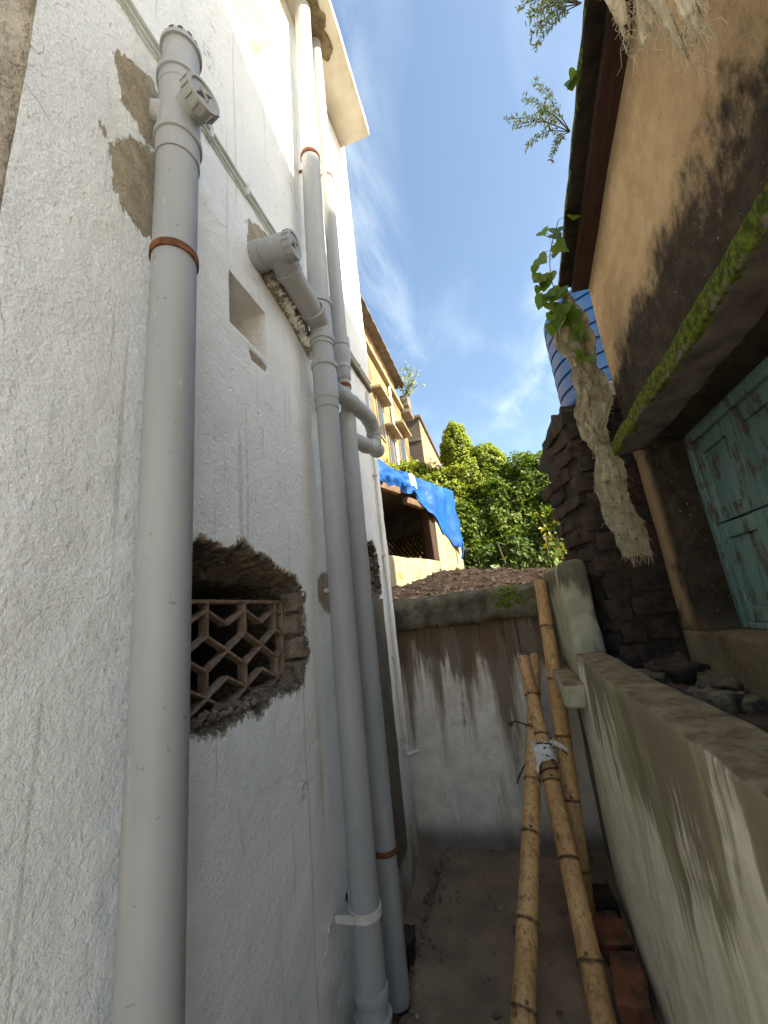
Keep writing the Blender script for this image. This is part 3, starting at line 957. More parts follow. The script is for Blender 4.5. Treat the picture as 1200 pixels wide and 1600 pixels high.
# ------------------------------------------------------------------ broken window grille
def make_grille():
    root = empty('window_grille', (-0.89, 1.1, 1.257), 'dusty brown zigzag lattice grille set in the broken wall opening', 'grille')
    GX = -0.89
    Vs = [0.869, 1.061, 1.249, 1.443]
    def bar(p, q, w=0.0085, name='bar', jag=0.0015):
        a, c = Vector((GX, p[0], p[1])), Vector((GX, q[0], q[1]))
        d = (c - a)
        L = d.length
        d.normalize()
        x = Vector((1, 0, 0))
        n = d.cross(x)
        m = Matrix((d, x, n)).transposed().to_4x4()
        m.translation = a
        b = MB()
        b.rbox(-0.003, L + 0.003, -0.017, 0.017, -w / 2, w / 2, 0.012, 0.0022, 0.0014, 60, jag, 160, mtx=m)
        return b.build(name, MT['grille'], root)
    bar((0.80, 1.575), (1.493, 1.579), 0.012, 'top_rail')
    bar((1.489, 1.255), (1.493, 1.578), 0.012, 'side_rail')
    bar((0.80, 1.249), (1.493, 1.253), 0.012, 'bottom_rail')
    rows = [('V', 1.55, 1.505), ('V', 1.474, 1.426), ('A', 1.374, 1.424), ('A', 1.302, 1.346), ('V', 1.300, 1.256)]
    for kind, zv, zm in rows:
        for k in range(len(Vs)):
            y = Vs[k]
            if k + 1 < len(Vs):
                ym = (Vs[k] + Vs[k + 1]) / 2
                bar((y, zv), (ym, zm))
                bar((ym, zm), (Vs[k + 1], zv))
            else:
                bar((y, zv), (1.489, zv + (zm - zv) * 0.46))
    for y in Vs:
        bar((y, 1.575), (y, 1.474), 0.009, 'upright')
        bar((y, 1.374), (y, 1.301), 0.009, 'upright')
make_grille()
b = MB()
b.lathe([(0, 0.011), (0.12, 0.011), (0.12, 0.007), (0.05, 0.007)], (-0.885, 1.27, 1.272), (0.25, 0.97, 0.0), 12, cap0=True)
tag(b.build('pipe_stub', MT['pvc_dark_and_shade'], None, (-0.87, 1.3, 1.27)), 'short dark pipe stub lying at the foot of the lattice grille', 'pipe')

# ------------------------------------------------------------------ drain pipes
PX = -0.70
def ring(root, y, z, r, h=0.03, x=PX, mat='pvc', name='collar', lip=0.006, axis=(0, 0, 1)):
    b = MB()
    a = Vector(axis).normalized()
    base = Vector((x, y, z)) - a * h / 2
    b.lathe([(0, r), (0.001, r + lip * 0.7), (h * 0.25, r + lip), (h * 0.75, r + lip), (h - 0.001, r + lip * 0.7), (h, r)], base, a, 32)
    return b.build(name, MT[mat], root)

def clamp_ring(root, y, z, r, tilt=(0, 0, 1)):
    b = MB()
    a = Vector(tilt).normalized()
    base = Vector((PX, y, z)) - a * 0.011
    b.lathe([(0, r + 0.0005), (0, r + 0.005), (0.022, r + 0.005), (0.022, r + 0.0005)], base, a, 32, smooth=False)
    b.box(-0.80, PX - r * 0.6, y + r * 0.75, y + r * 0.75 + 0.006, z - 0.011, z + 0.011)
    return b.build('rusty_clamp', MT['rust'], root)

def cleanout_cap(root, c, axis, r=0.056):
    ax = Vector(axis).normalized()
    c = Vector(c)
    b = MB()
    b.lathe([(-0.03, r * 0.80), (-0.028, r), (0.004, r), (0.008, r * 0.97), (0.008, r * 0.80), (0.003, r * 0.78), (0.003, 0.0)], c, ax, 36, smooth=False)
    u = ax.orthogonal().normalized()
    if abs(u.z) < 0.5:
        u = (Vector((0, 0, 1)) - ax * ax.z).normalized()
    w = ax.cross(u)
    for k in range(14):
        a = 2 * math.pi * k / 14
        d = u * math.cos(a) + w * math.sin(a)
        t = ax.cross(d)
        m = Matrix((d, t, ax)).transposed().to_4x4()
        m.translation = c + d * r
        b.box(-0.002, 0.0035, -0.003, 0.003, -0.026, 0.002, m)
    cap = b.build('cleanout_cap', MT['pvc'], root)
    # finger slot as a flat plate, recess shade painted dark, with a bridge
    b = MB()
    m = Matrix((u, w, ax)).transposed().to_4x4()
    m.translation = c + ax * 0.0036
    L, W = r * 0.74, r * 0.20
    v = [m @ Vector(p) for p in ((-L, 0, 0), (0, -W, 0), (L, 0, 0), (0, W, 0), (-L, 0, 0.001), (0, -W, 0.001), (L, 0, 0.001), (0, W, 0.001))]
    b.add(v, [(3, 2, 1, 0), (4, 5, 6, 7), (0, 1, 5, 4), (1, 2, 6, 5), (2, 3, 7, 6), (3, 0, 4, 7)])
    o = b.build('slot', MT['pvc_dark_and_shade'], cap)
    b = MB()
    b.box(-0.003, 0.003, -r * 0.32, r * 0.32, -0.001, 0.005, m)
    b.build('bridge', MT['pvc'], cap)
    return cap

def make_left_pipe():
    root = empty('drain_pipe', (PX, 0.712, 0.0), 'nearest thick grey plastic vent pipe with slotted cowl and one rusty clamp', 'pipe', 'drain pipes on the white wall')
    y, r = 0.712, 0.055
    b = MB()
    b.lathe([(-0.02, r), (2.87, r), (2.87, r * 0.97), (3.26, r * 0.97), (3.26, r * 0.5)], (PX, y, 0), (0, 0, 1), 48)
    b.build('pipe', MT['pvc'], root)
    # tee with access cap and wall stub
    b = MB()
    b.lathe([(2.795, r), (2.795, r + 0.004), (2.862, r + 0.004), (2.864, r + 0.010), (2.884, r + 0.010), (2.886, r + 0.003), (3.075, r + 0.003),
             (3.077, r + 0.005), (3.112, r + 0.005), (3.114, r + 0.011), (3.134, r + 0.011), (3.136, r - 0.002)], (PX, y, 0), (0, 0, 1), 48)
    b.lathe([(0.0, 0.036), (0.045, 0.041), (0.088, 0.047)], (PX, y, 2.975), (0.80, -0.18, 0.02), 28)
    b.lathe([(0.0, 0.040), (0.052, 0.032), (0.075, 0.026), (0.078, 0.0)], (PX, y, 2.975), (-0.75, -0.66, 0.0), 24)
    b.build('tee', MT['pvc'], root)
    ax = Vector((0.80, -0.18, 0.02)).normalized()
    cleanout_cap(root, Vector((PX, y, 2.975)) + ax * 0.108, ax, 0.053)
    # cowl
    b = MB()
    b.lathe([(0, r * 0.97), (0, r + 0.006), (0.016, r + 0.006), (0.018, r + 0.001), (0.042, r - 0.004), (0.058, r * 0.80), (0.068, r * 0.55), (0.072, 0.0)], (PX, y, 3.258), (0, 0, 1), 40)
    cw = b.build('cowl', MT['pvc'], root)
    for k in range(12):
        a0 = 2 * math.pi * (k + 0.3) / 12
        d = Vector((math.cos(a0), math.sin(a0), 0))
        t = Vector((-math.sin(a0), math.cos(a0), 0))
        m = Matrix((d, t, Vector((0, 0, 1)))).transposed().to_4x4()
        m.translation = Vector((PX, y, 3.258)) + d * (r - 0.004)
        b = MB()
        v = [m @ Vector(p) for p in ((0.006, -0.008, 0.021), (0.006, 0.008, 0.021), (0.0025, 0.006, 0.043), (0.0025, -0.006, 0.043),
                                     (-0.004, -0.008, 0.021), (-0.004, 0.008, 0.021), (-0.012, 0.006, 0.043), (-0.012, -0.006, 0.043), (-0.006, -0.004, 0.058), (-0.006, 0.004, 0.058))]
        b.add(v, [(0, 1, 2, 3), (3, 2, 9, 8), (0, 3, 7, 4), (1, 5, 6, 2), (0, 4, 5, 1)])
        b.build('vent_slot', MT['pvc_dark_and_shade'], cw)  # dark pads paint the shade of the cowl openings
    clamp_ring(root, y, 2.455, r)
make_left_pipe()

def make_main_pipe():
    y, r = 1.70, 0.055
    root = empty('drain_pipe', (PX, y, 0.0), 'long grey plastic soil pipe with side branch and white wall bracket near its foot', 'pipe', 'drain pipes on the white wall')
    b = MB()
    wob = lambda h: Vector((0, 0.10 * max(0.0, (h - 3.2) / 2.6) ** 1.2, 0))
    b.lathe([(0.05, r)] + [(0.2 + 0.2 * k, r) for k in range(28)] + [(5.76, r), (5.765, r * 0.9), (5.767, 0)], (PX, y, 0), (0, 0, 1), 40, wob=wob)
    b.build('pipe', MT['pvc'], root)
    o = ring(root, y + 0.098, 5.745, r, 0.05, lip=0.004, name='end_cap')
    # branch tee and expansion coupler
    b = MB()
    b.lathe([(2.86, r), (2.86, r + 0.005), (2.882, r + 0.005), (2.884, r + 0.011), (2.906, r + 0.011), (2.908, r + 0.004), (3.11, r + 0.004),
             (3.112, r + 0.011), (3.134, r + 0.011), (3.136, r + 0.005), (3.162, r + 0.005), (3.163, r)], (PX, y, 0), (0, 0, 1), 40)
    b.lathe([(0, r), (0.07, r + 0.001), (0.072, r + 0.005), (0.095, r + 0.005), (0.097, r + 0.010), (0.117, r + 0.010), (0.118, r)], (PX, y, 2.985), (0.05, -1, 0.16), 40)
    b.build('branch_tee', MT['pvc'], root)
    b = MB()
    b.lathe([(2.495, r), (2.50, r + 0.004), (2.545, r + 0.004), (2.548, r + 0.007), (2.70, r + 0.007), (2.702, r + 0.006), (2.728, r + 0.006), (2.730, r + 0.012), (2.756, r + 0.012), (2.758, r)],
            (PX, y, 0), (0, 0, 1), 40)
    b.build('coupler', MT['pvc'], root)
    clamp_ring(root, y + 0.031, 4.225, r)
    # branch from the wall
    P1 = Vector((PX, 1.262, 3.045))
    P2 = Vector((PX, 1.585, 3.0))
    b = MB()
    d = (P2 - P1)
    b.lathe([(0.02, r), (d.length + 0.01, r)], P1, d, 36)
    br = b.build('branch_pipe', MT['pvc'], root)
    b = MB()
    b.lathe([(-0.105, r + 0.008), (-0.06, r + 0.008), (-0.058, r + 0.003), (0.052, r + 0.003), (0.054, r + 0.001)], P1, (1, 0, -0.05), 36)
    b.lathe([(0.0, r + 0.003), (0.085, r + 0.003), (0.087, r + 0.008), (0.115, r + 0.008), (0.117, r)], P1, d, 36)
    b.build('inspection_elbow', MT['pvc'], root)
    cleanout_cap(root, P1 + Vector((0.083, 0, -0.004)), (1, 0, -0.05), 0.058)
    # plastic bracket near the floor
    z = 0.43
    b = MB()
    b.lathe([(0, r), (0, r + 0.006), (0.012, r + 0.004), (0.014, r + 0.006), (0.028, r + 0.006), (0.028, r)], (PX, y, z), (0, 0, 1), 32)
    b.box(-0.800, PX - 0.02, y - 0.064, y - 0.057, z + 0.002, z + 0.026)
    b.box(-0.800, -0.793, y - 0.115, y - 0.057, z + 0.002, z + 0.026)
    b.box(-0.800, PX - 0.02, y + 0.057, y + 0.064, z + 0.002, z + 0.026)
    b.box(-0.800, -0.793, y + 0.057, y + 0.10, z + 0.002, z + 0.026)
    b.build('wall_bracket', MT['white_pvc'], root)
    ring(root, y, 0.205, r, 0.035, lip=0.007, name='foot_socket')
    ring(root, y, 0.135, r, 0.02, lip=0.012, name='foot_socket')
    b = MB()
    b.lathe([(0.0, r + 0.01), (0.10, r + 0.006), (0.145, r + 0.004)], (PX, y, -0.01), (0, 0, 1), 32)
    b.build('foot_bend', MT['white_pvc'], root)
make_main_pipe()

def make_second_pipe():
    y = 1.985
    root = empty('drain_pipe', (PX, y, 0.0), 'thinner grey plastic waste pipe with looped trap, farther along the white wall', 'pipe', 'drain pipes on the white wall')
    r = 0.042
    b = MB()
    wob = lambda h: Vector((0, 0.03 * max(0.0, (h - 3.1) / 2.7), 0))
    b.lathe([(3.06 + 0.276 * k, r) for k in range(11)], (PX, y, 0), (0, 0, 1), 32, wob=wob)
    b.build('upper_pipe', MT['pvc'], root)
    clamp_ring(root, y + 0.02, 4.41, r)
    b = MB()
    b.lathe([(2.83, 0.036), (2.84, 0.042), (2.90, 0.043), (2.905, 0.047), (2.925, 0.047), (2.93, 0.044), (2.96, 0.050), (3.0, 0.056), (3.04, 0.052),
             (3.05, 0.048), (3.055, 0.053), (3.11, 0.053), (3.115, r)], (PX, y, 0), (0, 0, 1), 32)
    b.build('offset_bend', MT['pvc'], root)
    b = MB()
    b.lathe([(2.5, 0.034), (2.86, 0.034)], (PX, y, 0), (0, 0, 1), 28)
    b.build('reducer_pipe', MT['pvc'], root)
    clamp_ring(root, y, 2.79, 0.034)
    b = MB()
    b.lathe([(-0.02, 0.05), (2.50, 0.05), (2.56, 0.052), (2.60, 0.050), (2.62, 0.034)], (PX, y - 0.015, 0), (0, 0, 1), 36)
    b.build('lower_pipe', MT['pvc'], root)
    clamp_ring(root, y - 0.015, 0.505, 0.05)
    # trap
    path = smooth_path([(-0.685, 1.80, 2.66), (-0.655, 1.90, 2.645), (-0.635, 2.03, 2.645), (-0.630, 2.16, 2.655), (-0.632, 2.25, 2.625), (-0.640, 2.275, 2.555),
                        (-0.652, 2.22, 2.495), (-0.672, 2.10, 2.475), (-0.70, 1.98, 2.465)], 7)
    b = MB()
    b.tube(path, 0.045, 24)
    tr = b.build('trap', MT['pvc'], root)
    for k in (9, 22, 31, 36, 46):
        p, q = path[k], path[k + 1]
        d = (q - p).normalized()
        b = MB()
        b.lathe([(-0.006, 0.0455), (-0.005, 0.0485), (0.005, 0.0485), (0.006, 0.0455)], p, d, 24)
        b.build('joint_ring', MT['pvc'], tr)
    b = MB()
    b.lathe([(0, 0.042), (0.10, 0.042), (0.105, 0.049), (0.15, 0.049), (0.152, 0.0)], (-0.662, 2.22, 2.50), (0.10, 0.97, 0.17), 24)
    for k in range(10):
        a = 2 * math.pi * k / 10
    b.build('trap_plug', MT['pvc'], tr)
make_second_pipe()

def make_conduit():
    root = empty('conduit', (-0.79, 1.6, 3.33), 'thin pair of zinc conduits running level along the white wall', 'conduit')
    for (z, y0, y1, x, rr) in ((3.345, 0.1, 2.87, -0.785, 0.0085), (3.312, 0.1, 2.87, -0.787, 0.007)):
        b = MB()
        pts = [(x + 0.002 * FB((y, z, 0), 2), y, z + 0.006 * FB((y, z * 9, 3), 1.2)) for y in np.linspace(y0, y1, 40)]
        b.tube(pts, rr, 10)
        b.build('conduit_tube', MT['conduit'], root)
    for y in (0.95, 1.18, 2.1, 2.6):
        b = MB()
        b.box(-0.803, -0.773, y - 0.006, y + 0.006, 3.300, 3.358)
        b.build('saddle_clip', MT['conduit'], root)
    # trailing batten down at the building corner
    b = MB()
    b.rbox(-0.803, -0.775, 2.08, 2.86, 3.255, 3.285, 0.2, 0.003)
    b.build('batten', MT['cement'], root)
make_conduit()

def make_thin_pipe():
    root = empty('water_pipe', (-0.785, 2.735, 0.64), 'slim white water pipe ending in a small elbow outlet near the end wall', 'pipe')
    b = MB()
    pts = [(-0.785, 2.735 + 0.003 * math.sin(z * 2), z) for z in np.linspace(0.67, 3.2, 30)]
    b.tube(pts, 0.009, 12)
    b.build('pipe', MT['white_pvc'], root)
    for z in (1.222, 0.745, 1.9, 2.5):
        b = MB()
        b.box(-0.803, -0.772, 2.720, 2.752, z - 0.006, z + 0.006)
        b.build('saddle_clip', MT['white_pvc'], root)
    b = MB()
    path = smooth_path([(-0.785, 2.735, 0.70), (-0.785, 2.737, 0.655), (-0.778, 2.75, 0.635), (-0.748, 2.79, 0.632), (-0.715, 2.83, 0.632)], 5)
    b.tube(path, 0.0125, 14)
    b.lathe([(0, 0.012), (0, 0.0165), (0.022, 0.0165), (0.022, 0.012)], (-0.785, 2.735, 0.675), (0, 0, 1), 16)
    b.build('elbow', MT['white_pvc'], root)
make_thin_pipe()

b = MB()
b.lathe([(0, 0.010), (0.03, 0.010), (0.031, 0.017), (0.05, 0.0175), (0.056, 0.012), (0.057, 0)], (-0.80, 1.742, 1.622), (1, 0, 0), 18)
tag(b.build('pipe_plug', MT['white_pvc'], None, (-0.79, 1.742, 1.622)), 'small round white plug sticking out of a cement patch beside the soil pipe', 'plug')

# ------------------------------------------------------------------ end wall
def make_end_wall():
    root = empty('end_wall', (-0.25, 3.1, 0.0), 'grey drip-stained plaster wall with mossy coping closing the alley', 'wall')
    b = MB()
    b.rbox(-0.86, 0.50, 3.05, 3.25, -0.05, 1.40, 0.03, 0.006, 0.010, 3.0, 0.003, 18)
    b.build('wall_face', MT['end'], root)
    b = MB()
    nu, prof = 160, []
    for k in range(15):
        prof.append(k / 14)
    shape = [(3.25, 1.372), (3.06, 1.372), (2.985, 1.376), (2.955, 1.392), (2.950, 1.43), (2.953, 1.48), (2.958, 1.53), (2.968, 1.565), (2.99, 1.588), (3.03, 1.598), (3.10, 1.60), (3.25, 1.60)]
    xs = np.linspace(-0.83, 0.27, nu)
    V, mo = [], []
    for (yy, zz) in shape:
        for x in xs:
            n = FB((x, yy * 2, zz * 2), 5) * 0.022 + FB((x, yy, zz), 19) * 0.010 + FB((x, yy, zz), 50) * 0.004
            V.append((x, yy + (n if yy < 3.1 else 0), zz + 0.8 * n + 0.016 * (x + 0.3)))
            mo.append(0.10 + 0.28 * math.exp(-((x + 0.02) / 0.16) ** 2) * (1 if zz > 1.45 else 0.3))
    F = [(j * nu + i, j * nu + i + 1, (j + 1) * nu + i + 1, (j + 1) * nu + i) for j in range(len(shape) - 1) for i in range(nu - 1)]
    b.add(V, F, True, moss=mo)
    b.build('coping', MT['lip'], root)
make_end_wall()

# ------------------------------------------------------------------ right boundary wall
def make_low_wall():
    root = empty('boundary_wall', (0.32, 0.8, 0.0), 'low algae-streaked plaster wall with brown top running along the right', 'wall')
    b = MB()
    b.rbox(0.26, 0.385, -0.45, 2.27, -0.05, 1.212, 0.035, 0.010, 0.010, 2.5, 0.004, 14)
    b.rbox(0.268, 0.385, 2.272, 2.60, -0.05, 1.05, 0.05, 0.008, 0.008, 3)
    b.build('wall_face', MT['low'], root)
    b = MB()
    b.rbox(0.292, 0.40, 2.602, 3.06, -0.05, 1.05, 0.06, 0.008, 0.006, 3)
    b.build('recessed_face', MT['cement'], root)
    # chipped flakes on the top edge
    root2 = empty('wall_pier', (0.34, 2.6, 0.9), 'taller round-shouldered lichen-covered end of the boundary wall by the bamboo', 'wall')
    b = MB()
    b.rbox(0.262, 0.408, 2.275, 3.08, 1.052, 1.664, 0.03, 0.045, 0.012, 5, 0.004, 22)
    b.build('pier', MT['post'], root2)
    b = MB()
    b.rbox(0.168, 0.266, 2.16, 3.055, 0.985, 1.095, 0.03, 0.02, 0.014, 6, 0.005, 20)
    b.build('ledge', MT['post'], root2)
make_low_wall()

# ------------------------------------------------------------------ brick wall stub
def brick_mesh(name, seed, L, W, H, mat, amp=0.006):
    b = MB()
    r0 = random.Random(seed)
    b.rbox(-L / 2, L / 2, -W / 2, W / 2, -H / 2, H / 2, 0.03, 0.005, 0.0)
    V = []
    for v in b.v:
        n = noise.noise_vector((v[0] * 14 + seed * 7.3, v[1] * 14, v[2] * 14 + seed))
        n2 = noise.noise_vector((v[0] * 40 + seed * 3.3, v[1] * 40, v[2] * 40))
        V.append((v[0] + amp * n[0] + 0.75 * amp * n2[0], v[1] + amp * n[1] + 0.75 * amp * n2[1], v[2] + amp * n[2] + 0.75 * amp * n2[2]))
    me = bpy.data.meshes.new(name)
    me.from_pydata(V, [], b.f)
    me.polygons.foreach_set('use_smooth', b.sm)
    me.materials.append(mat)
    me.update()
    return me

def make_brick_wall():
    root = empty('brick_wall', (0.55, 2.4, 0.9), 'ruined stub of old dark brick wall between the pier and the house corner', 'wall')
    def place(me, loc, az, tilt=0.0, roll=0.0, sz=1.0):
        o = bpy.data.objects.new('brick', me)
        COL.objects.link(o)
        o.parent = root
        o.location = Vector(loc) - root.location
        o.rotation_euler = (roll, tilt, az)
        o.scale = (rng.uniform(0.94, 1.03), 1.0, sz)
        return o
    cx, cy = 0.455, 2.26
    top = 2.44
    def face(P, H, d, nrm, length, flip):
        stretch = [brick_mesh('brick', k + flip, 0.215, 0.115, H, MT['brick'], 0.010) for k in range(5)]
        head = [brick_mesh('brick', k + 10 + flip, 0.108, 0.16, H, MT['brick'], 0.010) for k in range(5)]
        azf = math.atan2(d.y, d.x)
        z, c = 1.02, 0
        while z < top:
            h = P * rng.uniform(0.90, 1.10)
            s = rng.uniform(-0.02, 0.0) if c % 2 else rng.uniform(0.0, 0.03)
            e = length - (0.16 * (z - 2.18) / 0.26 if z > 2.18 and flip else 0.0) + rng.uniform(-0.03, 0.02)
            tilt = rng.uniform(-0.02, 0.02)
            while s < e:
                w, me, hw = (0.108, rng.choice(head), 0.08) if rng.random() < 0.45 else (0.215, rng.choice(stretch), 0.058)
                if rng.random() > 0.04:
                    p = Vector((cx, cy, 0)) + d * (s + w / 2) + nrm * (hw + rng.choice((-0.008, -0.004, 0.0, 0.004, 0.010, 0.018)))
                    place(me, (p.x, p.y, z + h / 2 + tilt * s + rng.uniform(-0.005, 0.005)), azf + rng.uniform(-0.04, 0.04), tilt + rng.uniform(-0.04, 0.04), rng.uniform(-0.04, 0.04), rng.uniform(0.85, 1.02))
                s += w + rng.uniform(0.008, 0.02)
            z += h
            c += 1
    d = Vector((-0.215, 0.976, 0)).normalized()
    azl = math.atan2(d.y, d.x)
    face(0.108, 0.094, Vector((1, 0, 0)), Vector((0, 1, 0)), 0.29, 0)
    face(0.090, 0.078, d, Vector((d.y, -d.x, 0)), 0.40, 20)
    b = MB()
    q = [Vector((cx + 0.016, cy + 0.018, 0)), Vector((0.76, cy + 0.018, 0)), Vector((0.76, 2.75, 0)), Vector((cx, cy, 0)) + d * 0.42 + Vector((0.018, 0, 0))]
    v = [(p.x, p.y, 0.5) for p in q] + [(p.x, p.y, 2.38) for p in q]
    b.add(v, [(0, 1, 5, 4), (1, 2, 6, 5), (2, 3, 7, 6), (3, 0, 4, 7), (4, 5, 6, 7)])
    b.build('mortar_core', MT['mortar'], root)
    # sloping cap stone at the broken top
    b = MB()
    p0 = Vector((0.325, 2.70, 2.20))
    A, B = Vector((0.475, 2.53, 2.56)), Vector((0.372, 2.70, 2.31))
    ax = (A - B).normalized()
    wd = Vector((0.55, -0.75, 0.0)); wd = (wd - ax * wd.dot(ax)).normalized()
    m = Matrix((ax, wd, ax.cross(wd))).transposed().to_4x4()
    m.translation = (A + B) / 2
    b.rbox(-0.19, 0.17, -0.03, 0.12, -0.028, 0.028, 0.03, 0.008, 0.012, 12, 0.005, 40, mtx=m)
    b.build('cap_stone', MT['dark_stone'], root)
make_brick_wall()

# ------------------------------------------------------------------ old house on the right
def make_house():
    root = empty('old_house', (2.2, 0.4, 0.0), 'old tan and dark-stained plastered house with mossy window hood and teal shutters', 'house')
    HX = 0.72
    b = MB()
    st, am = 0.05, 0.008
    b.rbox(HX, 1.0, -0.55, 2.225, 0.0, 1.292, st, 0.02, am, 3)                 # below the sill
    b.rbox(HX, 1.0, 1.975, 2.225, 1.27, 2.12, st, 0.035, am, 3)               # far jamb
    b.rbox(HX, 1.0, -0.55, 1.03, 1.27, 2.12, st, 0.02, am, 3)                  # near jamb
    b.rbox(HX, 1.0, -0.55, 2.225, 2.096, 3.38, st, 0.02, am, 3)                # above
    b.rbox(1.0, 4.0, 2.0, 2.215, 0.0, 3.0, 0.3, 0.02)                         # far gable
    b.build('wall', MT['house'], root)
    b = MB()
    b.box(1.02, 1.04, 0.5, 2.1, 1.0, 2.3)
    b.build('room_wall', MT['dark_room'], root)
    # mossy hood over the window
    b = MB()
    b.rbox(0.578, 0.724, -0.55, 2.035, 2.096, 2.166, 0.03, 0.010, 0.008, 7, 0.005, 26)
    mo = [max(0.0, 0.75 if v[0] < 0.592 else (0.5 if v[2] > 2.155 else 0.0)) - 0.25 * ss(2.125, 2.10, v[2]) for v in b.v]
    b.attr['moss'] = {i: m for i, m in enumerate(mo)}
    b.build('window_hood', MT['chajja'], root)
    # rising roof edge: slab, wall plate
    sl = -0.14
    def roofz(y, z0):
        return z0 + sl * (y - 1.92)
    b = MB()
    nseg = 60
    ys = np.linspace(-0.55, 2.20, nseg)
    sec = [(0.70, 3.222), (0.60, 3.222), (0.582, 3.232), (0.578, 3.25), (0.582, 3.276), (0.60, 3.285), (4.0, 3.30)]
    V, mo = [], []
    for (x, z) in sec:
        for y in ys:
            n = 0.012 * FB((y, x * 3, z * 3), 5.0) + 0.006 * FB((y, x, z * 9), 20.0)
            V.append((x - abs(n) * (1 if x < 0.62 else 0), y, roofz(y, z) + (n * 0.6 if x < 0.62 else 0)))
            mo.append(0.55 if x < 0.61 and z > 3.24 else (0.0 if z < 3.23 else 0.3))
    F = [(j * nseg + i, j * nseg + i + 1, (j + 1) * nseg + i + 1, (j + 1) * nseg + i) for j in range(len(sec) - 1) for i in range(nseg - 1)]
    b.add(V, F, True, moss=mo)
    e = len(ys) - 1
    b.add([(0.58, 2.20, roofz(2.2, 3.225)), (4.0, 2.20, roofz(2.2, 3.225)), (4.0, 2.20, roofz(2.2, 3.30)), (0.58, 2.20, roofz(2.2, 3.28))], [(0, 1, 2, 3)], False, moss=0.2)
    b.build('roof', MT['roof_edge'], root)
    b = MB()
    for (x0, x1, z0, z1) in ((0.638, 0.722, 3.185, 3.26),):
        V = []
        for y in np.linspace(-0.55, 2.205, 30):
            q = 0.002 * FB((y, x0, 0), 6)
            V += [(x0 + q, y, roofz(y, z0)), (x1, y, roofz(y, z0) - 0.004), (x1, y, roofz(y, z1)), (x0 + q, y, roofz(y, z1))]
        F = []
        for i in range(29):
            for k in range(4):
                F.append((4 * i + k, 4 * (i + 1) + k, 4 * (i + 1) + (k + 1) % 4, 4 * i + (k + 1) % 4))
        F.append((116, 117, 118, 119))
        b.add(V, F)
    b.build('wall_plate', MT['beam'], root)
    # unseen block, added to cast the shadow edge on the white wall
    b = MB()
    v = []
    for x in (4.6, 8.0):
        v += [(x, -1.9, 0), (x, 2.05, 0), (x, 2.05, 7.62), (x, -1.9, 9.04)]
    b.add(v, [(0, 1, 2, 3), (7, 6, 5, 4), (0, 3, 7, 4), (1, 5, 6, 2), (3, 2, 6, 7)])
    b.build('shadow_block', MT['brown_house'], root)

    # window: frame and four shutters
    SX = 0.85
    fr = MB()
    fr.rbox(SX - 0.01, SX + 0.06, 1.935, 1.974, 1.294, 2.094, 0.1, 0.004)
    fr.rbox(SX - 0.012, SX + 0.06, 1.03, 1.936, 2.048, 2.095, 0.1, 0.004)
    fr.rbox(SX - 0.012, SX + 0.06, 1.03, 1.936, 1.294, 1.318, 0.1, 0.004)
    fr.build('window_frame', MT['teal'], root)
    for (y0, y1) in ((1.632, 1.934), (1.33, 1.630), (1.03, 1.328)):
        for (z0, z1, boards) in ((1.700, 2.046, 1), (1.320, 1.694, 2)):
            sh = bpy.data.objects.new('shutter', None)
            sh.empty_display_size = 0.05
            sh.parent = root
            sh.location = Vector((SX, (y0 + y1) / 2, z0)) - root.location
            COL.objects.link(sh)
            w = 0.052
            for (a, c) in ((y0, y0 + w), (y1 - w, y1)):
                b = MB(); b.rbox(SX, SX + 0.028, a + 0.001, c - 0.001, z0, z1, 0.06, 0.003, 0.0012, 20); b.build('stile', MT['teal'], sh)
            for (a, c) in ((z0, z0 + 0.055), (z1 - 0.06, z1)):
                b = MB(); b.rbox(SX + 0.0015, SX + 0.027, y0 + w, y1 - w, a + 0.001, c - 0.001, 0.06, 0.003, 0.0012, 20); b.build('rail', MT['teal'], sh)
            for k in range(boards):
                ya = y0 + w + 0.001 + (y1 - y0 - 2 * w) * k / boards
                yb = y0 + w - 0.001 + (y1 - y0 - 2 * w) * (k + 1) / boards
                b = MB(); b.rbox(SX + 0.014, SX + 0.024, ya + 0.001, yb - 0.001, z0 + 0.055, z1 - 0.06, 0.06, 0.002, 0.001, 20); b.build('panel', MT['teal'], sh)
    return root
make_house()

# ------------------------------------------------------------------ gap behind the low wall
def make_gap():
    b = MB()
    xs = np.linspace(0.375, 0.80, 18)
    ys = np.linspace(-0.5, 2.35, 110)
    b.grid(lambda i, j: (xs[i], ys[j], 1.03 + 0.035 * FB((xs[i], ys[j], 1), 7) + 0.02 * FB((xs[i], ys[j], 2), 25) + 0.10 * ss(0.6, 0.75, xs[i]) * 0.5), 18, 110)
    struct(b.build('rubble_bed', MT['mortar']))
make_gap()

